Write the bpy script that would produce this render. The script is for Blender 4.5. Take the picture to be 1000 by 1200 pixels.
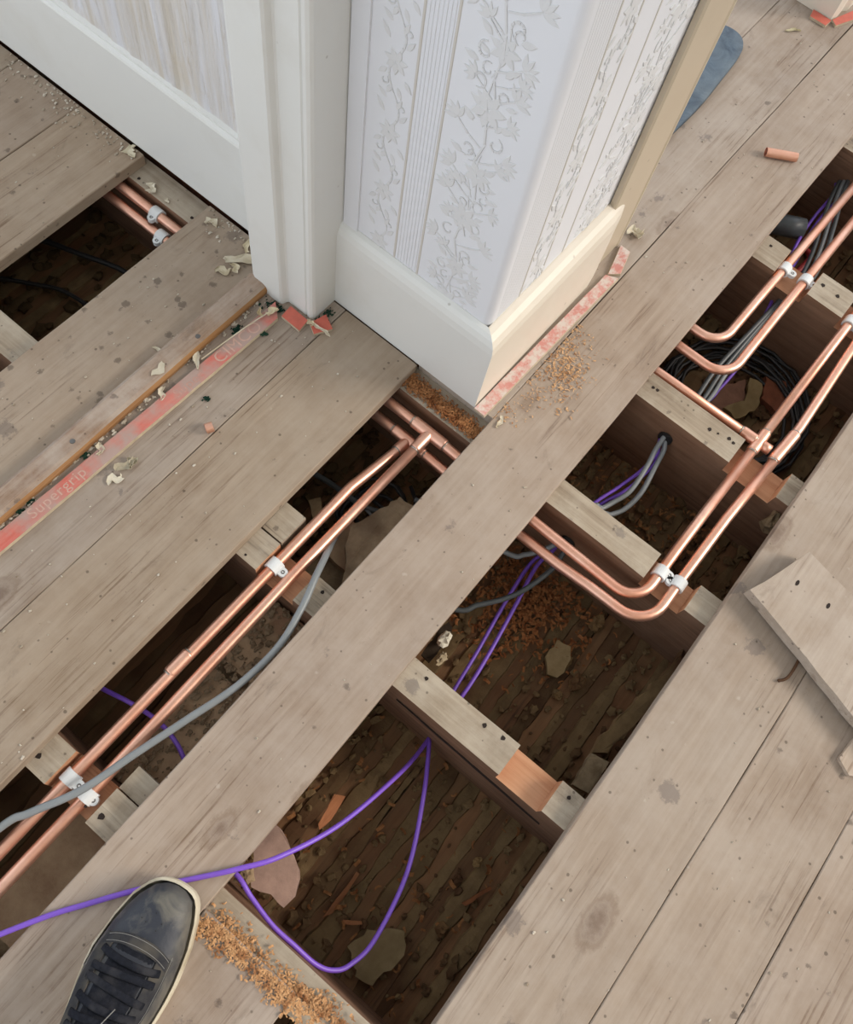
import bpy, math, random
import numpy as np
from mathutils import Vector, Matrix, noise

# ------------------------------------------------------------------ camera, world, sun, exposure
for o in list(bpy.data.objects): bpy.data.objects.remove(o)
SC = bpy.context.scene
COL = SC.collection
CAM_H = 1.2
FPX = 1020.17
ROT = np.array([[0.6259307406810958, -0.7714619580971407, 0.11426790922800957],
                [-0.6933525681387683, -0.6175569949272335, -0.3713294686283595],
                [0.35703350560667246, 0.15319858101617867, -0.9214430371156102]])
cd = bpy.data.cameras.new('camera'); cam = bpy.data.objects.new('camera', cd); COL.objects.link(cam)
cd.sensor_fit = 'VERTICAL'; cd.sensor_height = 36; cd.lens = FPX * 36 / 1200; cd.clip_start = .01
cm = Matrix.Identity(4)
for i in range(3):
    cm[i][0] = ROT[0][i]; cm[i][1] = -ROT[1][i]; cm[i][2] = -ROT[2][i]
cm[0][3], cm[1][3], cm[2][3] = 0, 0, CAM_H
cam.matrix_world = cm
SC.camera = cam

world = bpy.data.worlds.new('world'); SC.world = world; world.use_nodes = True
bg = world.node_tree.nodes['Background']
bg.inputs['Color'].default_value = (.91, .97, 1.04, 1); bg.inputs['Strength'].default_value = 1.5

sd = bpy.data.lights.new('sun', 'SUN'); sun = bpy.data.objects.new('sun', sd); COL.objects.link(sun)
sd.energy = 2.9; sd.angle = math.radians(20); sd.color = (1, .90, .78)
sun_from = Vector((.50, -.75, .60)); sun.location = (2, -2, 3)
sun.rotation_euler = sun_from.to_track_quat('Z', 'Y').to_euler()

SC.view_settings.view_transform = 'Standard'; SC.view_settings.look = 'None'
SC.view_settings.exposure = 0.0; SC.view_settings.gamma = 1.0; SC.view_settings.use_curve_mapping = False

rng = random.Random(7)
Z_JOIST = -.022      # top of the joists, underside of the boards
Z_CEIL = -.215       # laths of the ceiling below

# ------------------------------------------------------------------ helpers
def P(px, py, z=0.0):
    """point of the photograph on the horizontal plane z"""
    d = ROT.T @ np.array([(px - 500) / FPX, (py - 600) / FPX, 1.0])
    t = (z - CAM_H) / d[2]
    return Vector((d[0] * t, d[1] * t, z))

def srgb(r, g, b):
    f = lambda c: (c / 255 / 12.92) if c / 255 <= .04045 else ((c / 255 + .055) / 1.055) ** 2.4
    return (f(r), f(g), f(b), 1)

WO = {}
def mk(name, verts, faces, mat, parent=None, origin=None, smooth=False, fm=None):
    """one mesh object from world-space vertices"""
    if origin is None:
        a = np.array([tuple(v) for v in verts]); lo, hi = a.min(0), a.max(0)
        origin = Vector(((lo[0] + hi[0]) / 2, (lo[1] + hi[1]) / 2, lo[2]))
    origin = Vector(origin)
    me = bpy.data.meshes.new(name)
    me.from_pydata([tuple(Vector(v) - origin) for v in verts], [], faces)
    mats = mat if isinstance(mat, (list, tuple)) else [mat]
    for m in mats: me.materials.append(m)
    if fm: me.polygons.foreach_set('material_index', fm)
    if smooth: me.polygons.foreach_set('use_smooth', [True] * len(me.polygons))
    me.update()
    o = bpy.data.objects.new(name, me); COL.objects.link(o)
    if parent is not None:
        o.parent = parent; o.location = origin - WO[parent.name]
    else:
        o.location = origin
    WO[o.name] = origin
    return o

def tag(o, label=None, cat=None, group=None, kind=None):
    if label: o['label'] = label
    if cat: o['category'] = cat
    if group: o['group'] = group
    if kind: o['kind'] = kind
    return o

def thing(name, loc, label=None, cat=None, group=None, kind=None):
    o = bpy.data.objects.new(name, None); COL.objects.link(o)
    o.location = loc; o.empty_display_size = .05; WO[o.name] = Vector(loc)
    return tag(o, label, cat, group, kind)

class G:
    """collects geometry"""
    def __init__(s): s.v = []; s.f = []; s.m = []
    def add(s, v, f, m=0):
        n = len(s.v); s.v += [Vector(p) for p in v]; s.f += [tuple(i + n for i in q) for q in f]; s.m += [m] * len(f)
        return s
    def box(s, x0, x1, y0, y1, z0, z1, m=0):
        v = [(x0, y0, z0), (x1, y0, z0), (x1, y1, z0), (x0, y1, z0), (x0, y0, z1), (x1, y0, z1), (x1, y1, z1), (x0, y1, z1)]
        return s.add(v, [(0, 3, 2, 1), (4, 5, 6, 7), (0, 1, 5, 4), (1, 2, 6, 5), (2, 3, 7, 6), (3, 0, 4, 7)], m)
    def build(s, name, mat, parent=None, **k):
        return mk(name, s.v, s.f, mat, parent, fm=s.m if any(s.m) else None, **k)

def prism(poly, fn, a, b):
    """extrude polygon; fn(p, t) maps a 2D point and a position to 3D"""
    n = len(poly)
    v = [fn(p, a) for p in poly] + [fn(p, b) for p in poly]
    f = [tuple(range(n - 1, -1, -1)), tuple(range(n, 2 * n))]
    f += [(i, (i + 1) % n, n + (i + 1) % n, n + i) for i in range(n)]
    return v, f

def plate(poly, z0, z1):
    """flat piece from a top outline"""
    return prism(poly, lambda p, t: (p[0], p[1], t), z0, z1)

def fillet(pts, r, n=8):
    pts = [Vector(p) for p in pts]; out = [pts[0]]
    for i in range(1, len(pts) - 1):
        a, b, c = pts[i - 1], pts[i], pts[i + 1]
        u = (a - b).normalized(); w = (c - b).normalized()
        ang = u.angle(w)
        if ang > math.pi - .02: out.append(b); continue
        d = min(r / math.tan(ang / 2), (a - b).length * .49, (c - b).length * .49); rr = d * math.tan(ang / 2)
        cen = b + (u + w).normalized() * (rr / math.sin(ang / 2))
        s = b + u * d - cen; e = b + w * d - cen
        tot = s.angle(e); ax = s.cross(e).normalized()
        for k in range(n + 1): out.append(cen + Matrix.Rotation(tot * k / n, 3, ax) @ s)
    out.append(pts[-1]); return out

def spline(pts, n=8):
    pts = [Vector(p) for p in pts]; q = [pts[0] * 2 - pts[1]] + pts + [pts[-1] * 2 - pts[-2]]; out = []
    for i in range(1, len(q) - 2):
        p0, p1, p2, p3 = q[i - 1:i + 3]
        for k in range(n):
            t = k / n
            out.append(.5 * (2 * p1 + (p2 - p0) * t + (2 * p0 - 5 * p1 + 4 * p2 - p3) * t * t + (3 * p1 - p0 - 3 * p2 + p3) * t ** 3))
    out.append(pts[-1]); return out

def tube(path, r, sides=12, flat=1.0, caps=True):
    """flat<1 squashes the section across the local up direction"""
    path = [Vector(p) for p in path]; n = len(path); v = []; f = []
    rs = r if isinstance(r, (list, tuple)) else [r] * n
    up = None
    for i, p in enumerate(path):
        t = (path[min(i + 1, n - 1)] - path[max(i - 1, 0)]).normalized()
        if up is None:
            up = Vector((0, 0, 1)) if abs(t.z) < .9 else Vector((1, 0, 0))
        up = (up - t * up.dot(t)).normalized(); sd_ = t.cross(up)
        for k in range(sides):
            a = 2 * math.pi * k / sides
            v.append(p + sd_ * math.cos(a) * rs[i] + up * math.sin(a) * rs[i] * flat)
    for i in range(n - 1):
        for k in range(sides):
            a, b = i * sides + k, i * sides + (k + 1) % sides
            f.append((a, b, b + sides, a + sides))
    if caps:
        f.append(tuple(range(sides - 1, -1, -1))); f.append(tuple((n - 1) * sides + k for k in range(sides)))
    return v, f

def lump(c, r, seed, rough=.3, sub=8):
    """irregular stone-like blob"""
    v = []; f = []; N = sub; M = sub + 2
    for i in range(N + 1):
        th = math.pi * i / N
        for j in range(M):
            ph = 2 * math.pi * j / M
            d = Vector((math.sin(th) * math.cos(ph), math.sin(th) * math.sin(ph), math.cos(th)))
            s = 1 + rough * noise.noise(d * 1.7 + Vector((seed * 3.1, seed, 0))) * 1.6
            v.append((c[0] + d.x * r[0] * s, c[1] + d.y * r[1] * s, c[2] + d.z * r[2] * s))
    for i in range(N):
        for j in range(M):
            a = i * M + j; b = i * M + (j + 1) % M
            f.append((a, a + M, b + M, b))
    return v, f

def jag(poly, seed, amp=.003, step=.012):
    """roughens a closed outline"""
    R = random.Random(seed); out = []
    n = len(poly)
    for i in range(n):
        a = Vector(poly[i][:2]); b = Vector(poly[(i + 1) % n][:2]); L = (b - a).length; k = max(1, int(L / step))
        for j in range(k):
            p = a.lerp(b, j / k)
            out.append((p.x + R.uniform(-amp, amp), p.y + R.uniform(-amp, amp)))
    return out

def flakes(spots, size, seed, curl=.5, thin=.0006):
    """many little curled shavings; spots = [(x,y,z,scale)]"""
    R = random.Random(seed); g = G()
    for (x, y, z, s) in spots:
        L = size * s * R.uniform(.6, 1.6); W = L * R.uniform(.18, .5); a = R.uniform(0, 6.28); tl = R.uniform(-.5, .5)
        n = 3; cu = R.uniform(-curl, curl) * 2; rows = []
        ca, sa = math.cos(a), math.sin(a)
        for i in range(n + 1):
            t = i / n - .5
            lx = L * t; lz = abs(cu) * L * (.25 - t * t) + L * .12
            for sgn in (-1, 1):
                ly = W * .5 * sgn + cu * L * t * t
                rows.append((x + lx * ca - ly * sa, y + lx * sa + ly * ca, z + lz + tl * ly + thin))
        g.add(rows, [(2 * i, 2 * i + 1, 2 * i + 3, 2 * i + 2) for i in range(n)])
    return g

# ------------------------------------------------------------------ materials
class M:
    def __init__(s, name):
        s.mat = bpy.data.materials.new(name); s.mat.use_nodes = True
        s.nt = s.mat.node_tree; s.n = s.nt.nodes; s.l = s.nt.links
        s.b = s.n['Principled BSDF']
    def node(s, t, **k):
        nd = s.n.new(t)
        for a, b in k.items(): setattr(nd, a, b)
        return nd
    def put(s, sock, val):
        if hasattr(val, 'is_output') or isinstance(val, bpy.types.NodeSocket): s.l.new(val, sock)
        else: sock.default_value = val
    def coord(s, scale=(1, 1, 1), rand=True):
        tc = s.node('ShaderNodeTexCoord'); mp = s.node('ShaderNodeMapping')
        s.l.new(tc.outputs['Object'], mp.inputs['Vector']); mp.inputs['Scale'].default_value = scale
        if rand:
            oi = s.node('ShaderNodeObjectInfo'); mu = s.node('ShaderNodeMath', operation='MULTIPLY'); mu.inputs[1].default_value = 37.0
            s.l.new(oi.outputs['Random'], mu.inputs[0])
            cx = s.node('ShaderNodeCombineXYZ')
            for i in range(3): s.l.new(mu.outputs[0], cx.inputs[i])
            s.l.new(cx.outputs[0], mp.inputs['Location'])
        return mp.outputs[0]
    def noise(s, vec, scale, detail=4, rough=.55, dist=0):
        nd = s.node('ShaderNodeTexNoise'); s.l.new(vec, nd.inputs['Vector'])
        nd.inputs['Scale'].default_value = scale; nd.inputs['Detail'].default_value = detail
        nd.inputs['Roughness'].default_value = rough; nd.inputs['Distortion'].default_value = dist
        return nd.outputs['Fac']
    def voro(s, vec, scale):
        nd = s.node('ShaderNodeTexVoronoi'); s.l.new(vec, nd.inputs['Vector']); nd.inputs['Scale'].default_value = scale
        return nd.outputs['Distance'], nd.outputs['Color']
    def ramp(s, fac, stops):
        nd = s.node('ShaderNodeValToRGB'); s.l.new(fac, nd.inputs[0]); e = nd.color_ramp.elements
        while len(e) < len(stops): e.new(.5)
        for el, (p, c) in zip(e, stops):
            el.position = p; el.color = c if len(c) == 4 else (*c, 1)
        return nd.outputs['Color']
    def bw(s, fac, a, b):
        if a < b: return s.ramp(fac, [(a, (0, 0, 0)), (b, (1, 1, 1))])
        return s.ramp(fac, [(b, (1, 1, 1)), (a, (0, 0, 0))])
    def mix(s, fac, a, b, mode='MIX'):
        nd = s.node('ShaderNodeMix', data_type='RGBA', blend_type=mode)
        s.put(nd.inputs[0], fac); s.put(nd.inputs[6], a); s.put(nd.inputs[7], b); return nd.outputs[2]
    def math(s, op, a, b):
        nd = s.node('ShaderNodeMath', operation=op); s.put(nd.inputs[0], a); s.put(nd.inputs[1], b); return nd.outputs[0]
    def bump(s, h, strength=.3, dist=.002):
        nd = s.node('ShaderNodeBump'); s.l.new(h, nd.inputs['Height']); nd.inputs['Strength'].default_value = strength
        nd.inputs['Distance'].default_value = dist; s.l.new(nd.outputs[0], s.b.inputs['Normal'])
    def out(s, col, rough=.7, metal=0, spec=None):
        s.put(s.b.inputs['Base Color'], col); s.put(s.b.inputs['Roughness'], rough); s.b.inputs['Metallic'].default_value = metal
        if spec is not None: s.b.inputs['Specular IOR Level'].default_value = spec
        return s.mat

def wood(name, light, dark, stain, dust, spots=True, along='X', tint=True, grain=1.0, dustfac=.5):
    m = M(name)
    ax = lambda l, c: {'X': (l, c, c), 'Y': (c, l, c)}[along]
    v0 = m.coord(); vs = m.coord(ax(1.6, 34)); v2 = m.coord(ax(.8, 7)); vk = m.coord(ax(.5, 1)); vf = m.coord(ax(4, 110))
    fine = m.noise(vs, 3.2, 6, .65); hair = m.noise(vf, 2.0, 3, .6)
    broad = m.noise(v2, 1.0, 3, .5, .5)
    rings = m.math('SINE', m.math('MULTIPLY', broad, 85.0), 0.0)
    rings = m.math('MULTIPLY_ADD', rings, .5); rings.node.inputs[2].default_value = .5
    col = m.mix(m.bw(fine, .25, .8), dark, light)
    area = m.bw(m.noise(m.coord(ax(1.5, 5)), 1.3, 2), .46, .62)
    col = m.mix(m.math('MULTIPLY', m.math('MULTIPLY', m.bw(rings, .6, 1.0), area), .55 * grain), col, dark)
    col = m.mix(m.math('MULTIPLY', m.math('MULTIPLY', m.bw(hair, .54, .68), m.bw(area, 0.0, .6)), .75 * grain), col, stain)
    patch = m.noise(v0, 4.0, 5, .62)
    col = m.mix(m.math('MULTIPLY', m.bw(patch, .48, .75), .38), col, stain)
    d2 = m.noise(v0, 9.0, 6, .7)
    col = m.mix(m.math('MULTIPLY', m.bw(d2, .38, .66), dustfac), col, dust)
    if spots:
        wob = m.noise(v0, 75, 5, .75)
        def blobs(vec, scale, lo, hi, chan, thr, amt, c, wb=.3):
            nonlocal col
            dist, vc = m.voro(vec, scale); sp = m.node('ShaderNodeSeparateColor'); m.l.new(vc, sp.inputs[0])
            sz = m.math('MULTIPLY', sp.outputs[(chan + 1) % 3], .16)
            dd = m.math('ADD', m.math('ADD', dist, m.math('MULTIPLY', wob, wb)), sz)
            k = m.math('MULTIPLY', m.bw(dd, hi, lo), m.math('GREATER_THAN', sp.outputs[chan], thr))
            col = m.mix(m.math('MULTIPLY', k, amt), col, c)
        blobs(vk, 13.0, .36, .42, 0, .60, .38, stain, .22)                  # knots with a dark rim and heart
        blobs(vk, 13.0, .30, .34, 0, .60, .22, dust, .22)
        blobs(vk, 13.0, .22, .32, 0, .60, .50, srgb(96, 72, 58), .25)
        blobs(v0, 15.0, .52, .60, 1, .62, .50, srgb(104, 96, 94), .70)   # grey splashes
        blobs(v0, 34.0, .47, .56, 2, .60, .58, srgb(84, 74, 68), .62)      # small dark marks
        blobs(v0, 34.0, .34, .40, 1, .80, .28, srgb(206, 198, 188), .55)   # pale drips
        blobs(v0, 75.0, .28, .36, 0, .62, .60, srgb(70, 58, 50), .3)
        sm = m.bw(m.noise(m.coord(ax(6, 13)), 1.7, 6, .75, .6), .60, .74)
        col = m.mix(m.math('MULTIPLY', sm, .42), col, srgb(104, 92, 82))
    if tint:
        oi = m.node('ShaderNodeObjectInfo')
        col = m.mix(1.0, col, oi.outputs['Color'], 'MULTIPLY')
    h = m.math('ADD', m.math('MULTIPLY', fine, .5), m.math('MULTIPLY', m.math('MULTIPLY', rings, area), .2))
    m.bump(h, .3 * grain, .0015)
    return m.out(col, .78, spec=.25)

BOARD = wood('floorboard_wood', srgb(178, 163, 149), srgb(150, 134, 119), srgb(112, 90, 73), srgb(182, 171, 161))
JTOP = wood('joist_dusty_top', srgb(184, 170, 150), srgb(128, 112, 94), srgb(98, 84, 70), srgb(194, 184, 168), along='Y', tint=False)
JSIDE = wood('joist_aged_side', srgb(150, 114, 90), srgb(108, 78, 60), srgb(84, 58, 44), srgb(146, 120, 100), spots=False, along='Y', tint=False, dustfac=.3)
FRESH = wood('freshly_cut_pine', srgb(212, 166, 130), srgb(178, 126, 92), srgb(160, 106, 76), srgb(202, 160, 130), spots=False, along='Y', tint=False, dustfac=.3)
THRESH = wood('threshold_oak', srgb(176, 156, 138), srgb(126, 98, 76), srgb(110, 66, 42), srgb(184, 172, 160), tint=False, dustfac=.7)
THRESH_EDGE = wood('threshold_worn_edge', srgb(180, 138, 94), srgb(142, 100, 62), srgb(116, 76, 46), srgb(172, 140, 106), spots=False, tint=False, dustfac=.2)
LATH = wood('lath_wood', srgb(128, 92, 64), srgb(92, 64, 44), srgb(70, 50, 36), srgb(118, 94, 68), spots=False, tint=True, dustfac=.6)
CHIP = wood('broken_wood', srgb(178, 120, 80), srgb(130, 82, 52), srgb(110, 66, 40), srgb(160, 120, 90), spots=False, tint=True, dustfac=.3)

def rough_mat(name, c1, c2, c3, scale=20, bump=.6, rough=.92, tint=True, dist=.004):
    m = M(name); v = m.coord()
    a = m.noise(v, scale, 6, .65); b = m.noise(v, scale * .23, 3, .5)
    col = m.mix(m.bw(a, .35, .68), c1, c2); col = m.mix(m.bw(b, .48, .66), col, c3)
    if tint:
        oi = m.node('ShaderNodeObjectInfo'); col = m.mix(1.0, col, oi.outputs['Color'], 'MULTIPLY')
    m.bump(a, bump, dist); return m.out(col, rough, spec=.15)

PLASTER = rough_mat('old_plaster', srgb(126, 104, 74), srgb(102, 82, 58), srgb(84, 60, 42), 24, .9)
RUBBLE = rough_mat('dusty_rubble', srgb(146, 128, 104), srgb(112, 94, 74), srgb(84, 68, 54), 30, .9)
PLASTER_PALE = rough_mat('pale_plaster_piece', srgb(150, 132, 100), srgb(128, 110, 80), srgb(116, 98, 70), 40, .4)
PLASTER_PINK = rough_mat('pinkish_plaster', srgb(158, 130, 116), srgb(128, 104, 94), srgb(112, 92, 84), 26, .5)
BRICK = rough_mat('sooty_brick', srgb(132, 84, 64), srgb(104, 66, 52), srgb(124, 104, 84), 30, .7)
DBRICK = rough_mat('dusty_brick', srgb(168, 144, 116), srgb(140, 114, 90), srgb(128, 84, 66), 26, .7)
MORTAR = rough_mat('mortar', srgb(150, 132, 106), srgb(118, 102, 80), srgb(100, 84, 66), 50, .8)
FLAKE = rough_mat('paint_flake', srgb(222, 214, 196), srgb(204, 194, 172), srgb(188, 174, 148), 60, .3, .7)
CRUMB = rough_mat('plaster_crumbs', srgb(206, 198, 184), srgb(176, 164, 146), srgb(140, 124, 104), 80, .3, .9, tint=False)
SAWDUST = rough_mat('pine_sawdust', srgb(206, 164, 122), srgb(178, 132, 92), srgb(150, 104, 70), 300, .2, .9, tint=True)
PLASTIC_W = rough_mat('white_plastic', srgb(222, 224, 224), srgb(214, 216, 216), srgb(206, 206, 204), 40, .03, .4, tint=False)
FIBRE = rough_mat('green_fibre', srgb(30, 58, 46), srgb(22, 44, 36), srgb(40, 66, 52), 120, .4, .95, tint=False)

def gloss_white(name, base, dirt, dirt_amt=.35):
    m = M(name); v = m.coord(rand=False)
    a = m.noise(v, 7, 5, .6); b = m.noise(v, 60, 3, .6)
    dist, vc = m.voro(v, 38.0); sp = m.node('ShaderNodeSeparateColor'); m.l.new(vc, sp.inputs[0])
    chip = m.math('MULTIPLY', m.bw(m.math('ADD', dist, m.math('MULTIPLY', b, .25)), .24, .16), m.math('GREATER_THAN', sp.outputs[0], .93))
    col = m.mix(m.math('MULTIPLY', m.bw(a, .5, .75), dirt_amt), base, dirt)
    col = m.mix(m.math('MULTIPLY', chip, .5), col, srgb(120, 104, 86))
    m.bump(a, .12, .002); return m.out(col, .38, spec=.4)
GLOSS = gloss_white('white_gloss_paint', srgb(220, 220, 216), srgb(202, 198, 188))
BEIGE = gloss_white('beige_old_paint', srgb(196, 182, 160), srgb(184, 168, 146))
SUN_CREAM = gloss_white('sunlit_cream_gloss', srgb(226, 217, 202), srgb(210, 197, 178))  # the skirting's white gloss with warm sunlight put into its colour

def panel_mat():
    m = M('scraped_panel_paint'); v = m.coord((30, 30, 1.6), False); v0 = m.coord(rand=False)
    a = m.noise(v, 1.1, 5, .6, .4); b = m.noise(v0, 14, 5, .6)
    col = m.mix(m.bw(a, .38, .62), srgb(206, 198, 186), srgb(220, 220, 224))
    col = m.mix(m.math('MULTIPLY', m.bw(b, .55, .72), .5), col, srgb(208, 196, 176))
    cr = m.noise(m.coord((60, 60, 7), False), 1.6, 6, .75, .8)
    col = m.mix(m.math('MULTIPLY', m.bw(cr, .58, .68), .45), col, srgb(176, 158, 132))
    h = m.math('ADD', m.math('ADD', a, m.math('MULTIPLY', b, .4)), m.math('MULTIPLY', cr, .5)); m.bump(h, .9, .006); return m.out(col, .5)
PANEL = panel_mat()

def paper(name, c):
    m = M(name); v = m.coord(rand=False); a = m.noise(v, 160, 4, .6); b = m.noise(v, 9, 3)
    col = m.mix(m.math('MULTIPLY', m.bw(b, .4, .7), .3), c, tuple(x * .93 for x in c[:3]) + (1,))
    m.bump(a, .08, .001); return m.out(col, .75, spec=.2)
PAPER = paper('wallpaper', srgb(223, 224, 228))
PAPER_LINE = paper('wallpaper_line', srgb(204, 199, 192))
PAPER_PAT = paper('wallpaper_embossing', srgb(215, 215, 216))

def copper():
    m = M('copper'); v = m.coord(); a = m.noise(v, 14, 5, .6); b = m.noise(v, 90, 3)
    col = m.mix(m.bw(a, .35, .7), srgb(222, 162, 136), srgb(236, 190, 168))
    col = m.mix(m.math('MULTIPLY', m.bw(a, .62, .75), .35), col, srgb(150, 88, 62))
    r = m.math('MULTIPLY_ADD', b, .16); r.node.inputs[2].default_value = .30
    return m.out(col, r, .86)
COPPER = copper()
def plain(name, c, rough=.5, metal=0, var=.12, scale=30, bump=.05):
    m = M(name); v = m.coord(); a = m.noise(v, scale, 4)
    col = m.mix(m.bw(a, .3, .7), tuple(x * (1 - var) for x in c[:3]) + (1,), c); m.bump(a, bump, .001); return m.out(col, rough, metal)
SOLDER = plain('solder', srgb(176, 168, 158), .35, .9)
STEEL = plain('screw_steel', srgb(120, 118, 116), .35, .9)
CAB_GREY = plain('grey_cable_sheath', srgb(132, 136, 138), .42)
CAB_DGREY = plain('dark_grey_cable_sheath', srgb(80, 84, 86), .42)
CAB_PURPLE = plain('purple_cable_sheath', srgb(126, 84, 200), .4)
CAB_BLACK = plain('black_cable_sheath', srgb(44, 42, 42), .5)
CAB_RED = plain('red_cable_sheath', srgb(150, 40, 40), .5)
BLACK = plain('black_rubber', srgb(30, 29, 29), .6)
NAILHOLE = plain('rusty_nail_hole', srgb(40, 28, 22), .9)

def red_rod():
    m = M('red_gripper_paint'); v = m.coord((1, 1, 1)); vs = m.coord((6, 60, 60))
    a = m.noise(v, 16, 5, .6); b = m.noise(vs, 1.5, 5, .7)
    col = m.mix(m.bw(b, .35, .7), srgb(196, 96, 82), srgb(206, 126, 112))
    col = m.mix(m.math('MULTIPLY', m.bw(a, .36, .56), .92), col, srgb(170, 150, 140))
    m.bump(b, .2, .001); return m.out(col, .7)
RED_WORN = red_rod()
def pink_rod():
    m = M('pink_worn_gripper_paint'); v = m.coord(); vs = m.coord((8, 60, 60)); a = m.noise(v, 55, 6, .7); b = m.noise(vs, 1.5, 5, .7)
    col = m.mix(m.bw(b, .35, .7), srgb(200, 132, 122), srgb(214, 160, 150)); col = m.mix(m.bw(a, .42, .58), col, srgb(212, 198, 188))
    m.bump(b, .2, .001); return m.out(col, .75)
PINK = pink_rod()
RED = plain('red_gripper_paint_clean', srgb(206, 106, 88), .6, 0, .2, 60)
ROD_WOOD = plain('gripper_plywood', srgb(196, 178, 152), .8, 0, .25, 80)
PRINT = plain('faded_pale_print', srgb(204, 168, 152), .8, 0, .2, 200)
PRINT_F = plain('very_faded_print', srgb(194, 150, 136), .8, 0, .2, 200)

def pad_mat():
    m = M('blue_grey_pad'); v = m.coord(rand=False); a = m.noise(v, 26, 6, .65, .6); b = m.noise(v, 6, 3)
    col = m.mix(m.bw(a, .35, .68), srgb(58, 72, 88), srgb(96, 112, 126)); col = m.mix(m.math('MULTIPLY', m.bw(b, .5, .7), .5), col, srgb(112, 122, 128))
    m.bump(a, .5, .004); return m.out(col, .7)
PAD = pad_mat()
def leather():
    m = M('worn_navy_leather'); v = m.coord(rand=False); a = m.noise(v, 30, 5, .6, .5); b = m.noise(v, 220, 3)
    col = m.mix(m.bw(a, .48, .78), srgb(40, 44, 54), srgb(112, 108, 98)); col = m.mix(m.math('MULTIPLY', m.bw(m.noise(v, 13, 3), .54, .70), .5), col, srgb(120, 116, 106))
    m.bump(m.math('ADD', a, m.math('MULTIPLY', b, .3)), .35, .003); return m.out(col, .55)
LEATHER = leather()
SUEDE = rough_mat('charcoal_suede', srgb(62, 62, 64), srgb(48, 48, 52), srgb(84, 80, 74), 90, .3, .95, tint=False)
LACE = rough_mat('black_lace', srgb(36, 38, 46), srgb(26, 28, 34), srgb(54, 54, 58), 200, .3, .95, tint=False)
SOLE = rough_mat('cream_rubber', srgb(208, 200, 180), srgb(192, 182, 160), srgb(170, 158, 136), 60, .1, .7, tint=False)
THREAD = plain('pale_thread', srgb(138, 136, 132), .9)

# ------------------------------------------------------------------ the setting: floor with boards and joists
floor = thing('floor', (0, 0, 0), kind='structure', label='old pine floor with several boards lifted to show the joists')

def board(x0, x1, y0, y1, tint=(1, 1, 1), seed=0, z=0.0, th=.0215):
    R = random.Random(seed * 13 + 5); n = max(2, int((x1 - x0) / .06)); g = G(); v = []; c = .0014
    for i in range(n + 1):
        x = x0 + (x1 - x0) * i / n
        a = y0 + noise.noise(Vector((x * 9, seed * 7.3, 0))) * .0012; b = y1 + noise.noise(Vector((x * 9, seed * 7.3, 9))) * .0012
        v += [(x, a, z - th), (x, b, z - th), (x, b, z - c), (x, b - c, z), (x, a + c, z), (x, a, z - c)]
    f = [(5, 4, 3, 2, 1, 0), tuple(n * 6 + k for k in range(6))]
    for i in range(n):
        for k in range(6):
            a = i * 6 + k; b = i * 6 + (k + 1) % 6; f.append((a, b, b + 6, a + 6))
    f = [tuple(reversed(q)) for q in f]
    o = mk('floorboard', v, f, BOARD, floor, origin=((x0 + x1) / 2, (y0 + y1) / 2, z - th))
    o.color = (*tint, 1); return o

X0, X1 = -1.1, 2.5
cool = (1.0, 1.0, 1.02); warm = (.92, .89, .82); drk = (.86, .83, .76)  # darker tints of the left boards hold dirt and the weaker light there
board(X0, .652, 1.435, 1.58, drk, 30)
board(X0, .652, 1.2845, 1.434, drk, 1)
board(X0, .652, 1.133, 1.2835, (.88, .83, .76), 2)
board(X0, .652, .9785, 1.132, (.94, .88, .78), 3)
board(X0, -.62, .826, .9775, warm, 4)
board(X0, .652, .6745, .825, (.88, .84, .77), 5)
board(X0, .652, .5225, .6735, (.88, .87, .85), 6)
board(X0, .652, .371, .5215, (.88, .84, .76), 7)
board(X0, 2.5, .0738, .2205, (.96, .93, .90), 8)
board(.659, 2.5, .2216, .3710, (.99, .985, .98), 9)
board(1.09, 2.5, .372, .5225, (.99, .985, .98), 10)
board(1.09, 2.5, .5235, .673, cool, 11)
board(1.09, 2.5, .674, .825, cool, 12)
board(1.09, 2.5, .826, .976, cool, 31)
board(X0, -.128, -.0765, .0728, (.98, .97, .97), 13)
board(X0, -.46, -.2280, -.0775, warm, 14)
board(1.92, 2.5, -.0765, .0728, cool, 15)
board(1.92, 2.5, -.2280, -.0775, cool, 16)
board(X0, 2.5, -.3795, -.2290, (.93, .91, .88), 17)
board(X0, 2.5, -.5280, -.3805, (.96, .935, .90), 18)
board(X0, 2.5, -.6790, -.5290, (.97, .94, .91), 19)
for i, y in enumerate((-.68, -.831, -.982, -1.133, -1.284)): board(X0, 2.5, y - .150, y, cool, 20 + i)

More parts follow.
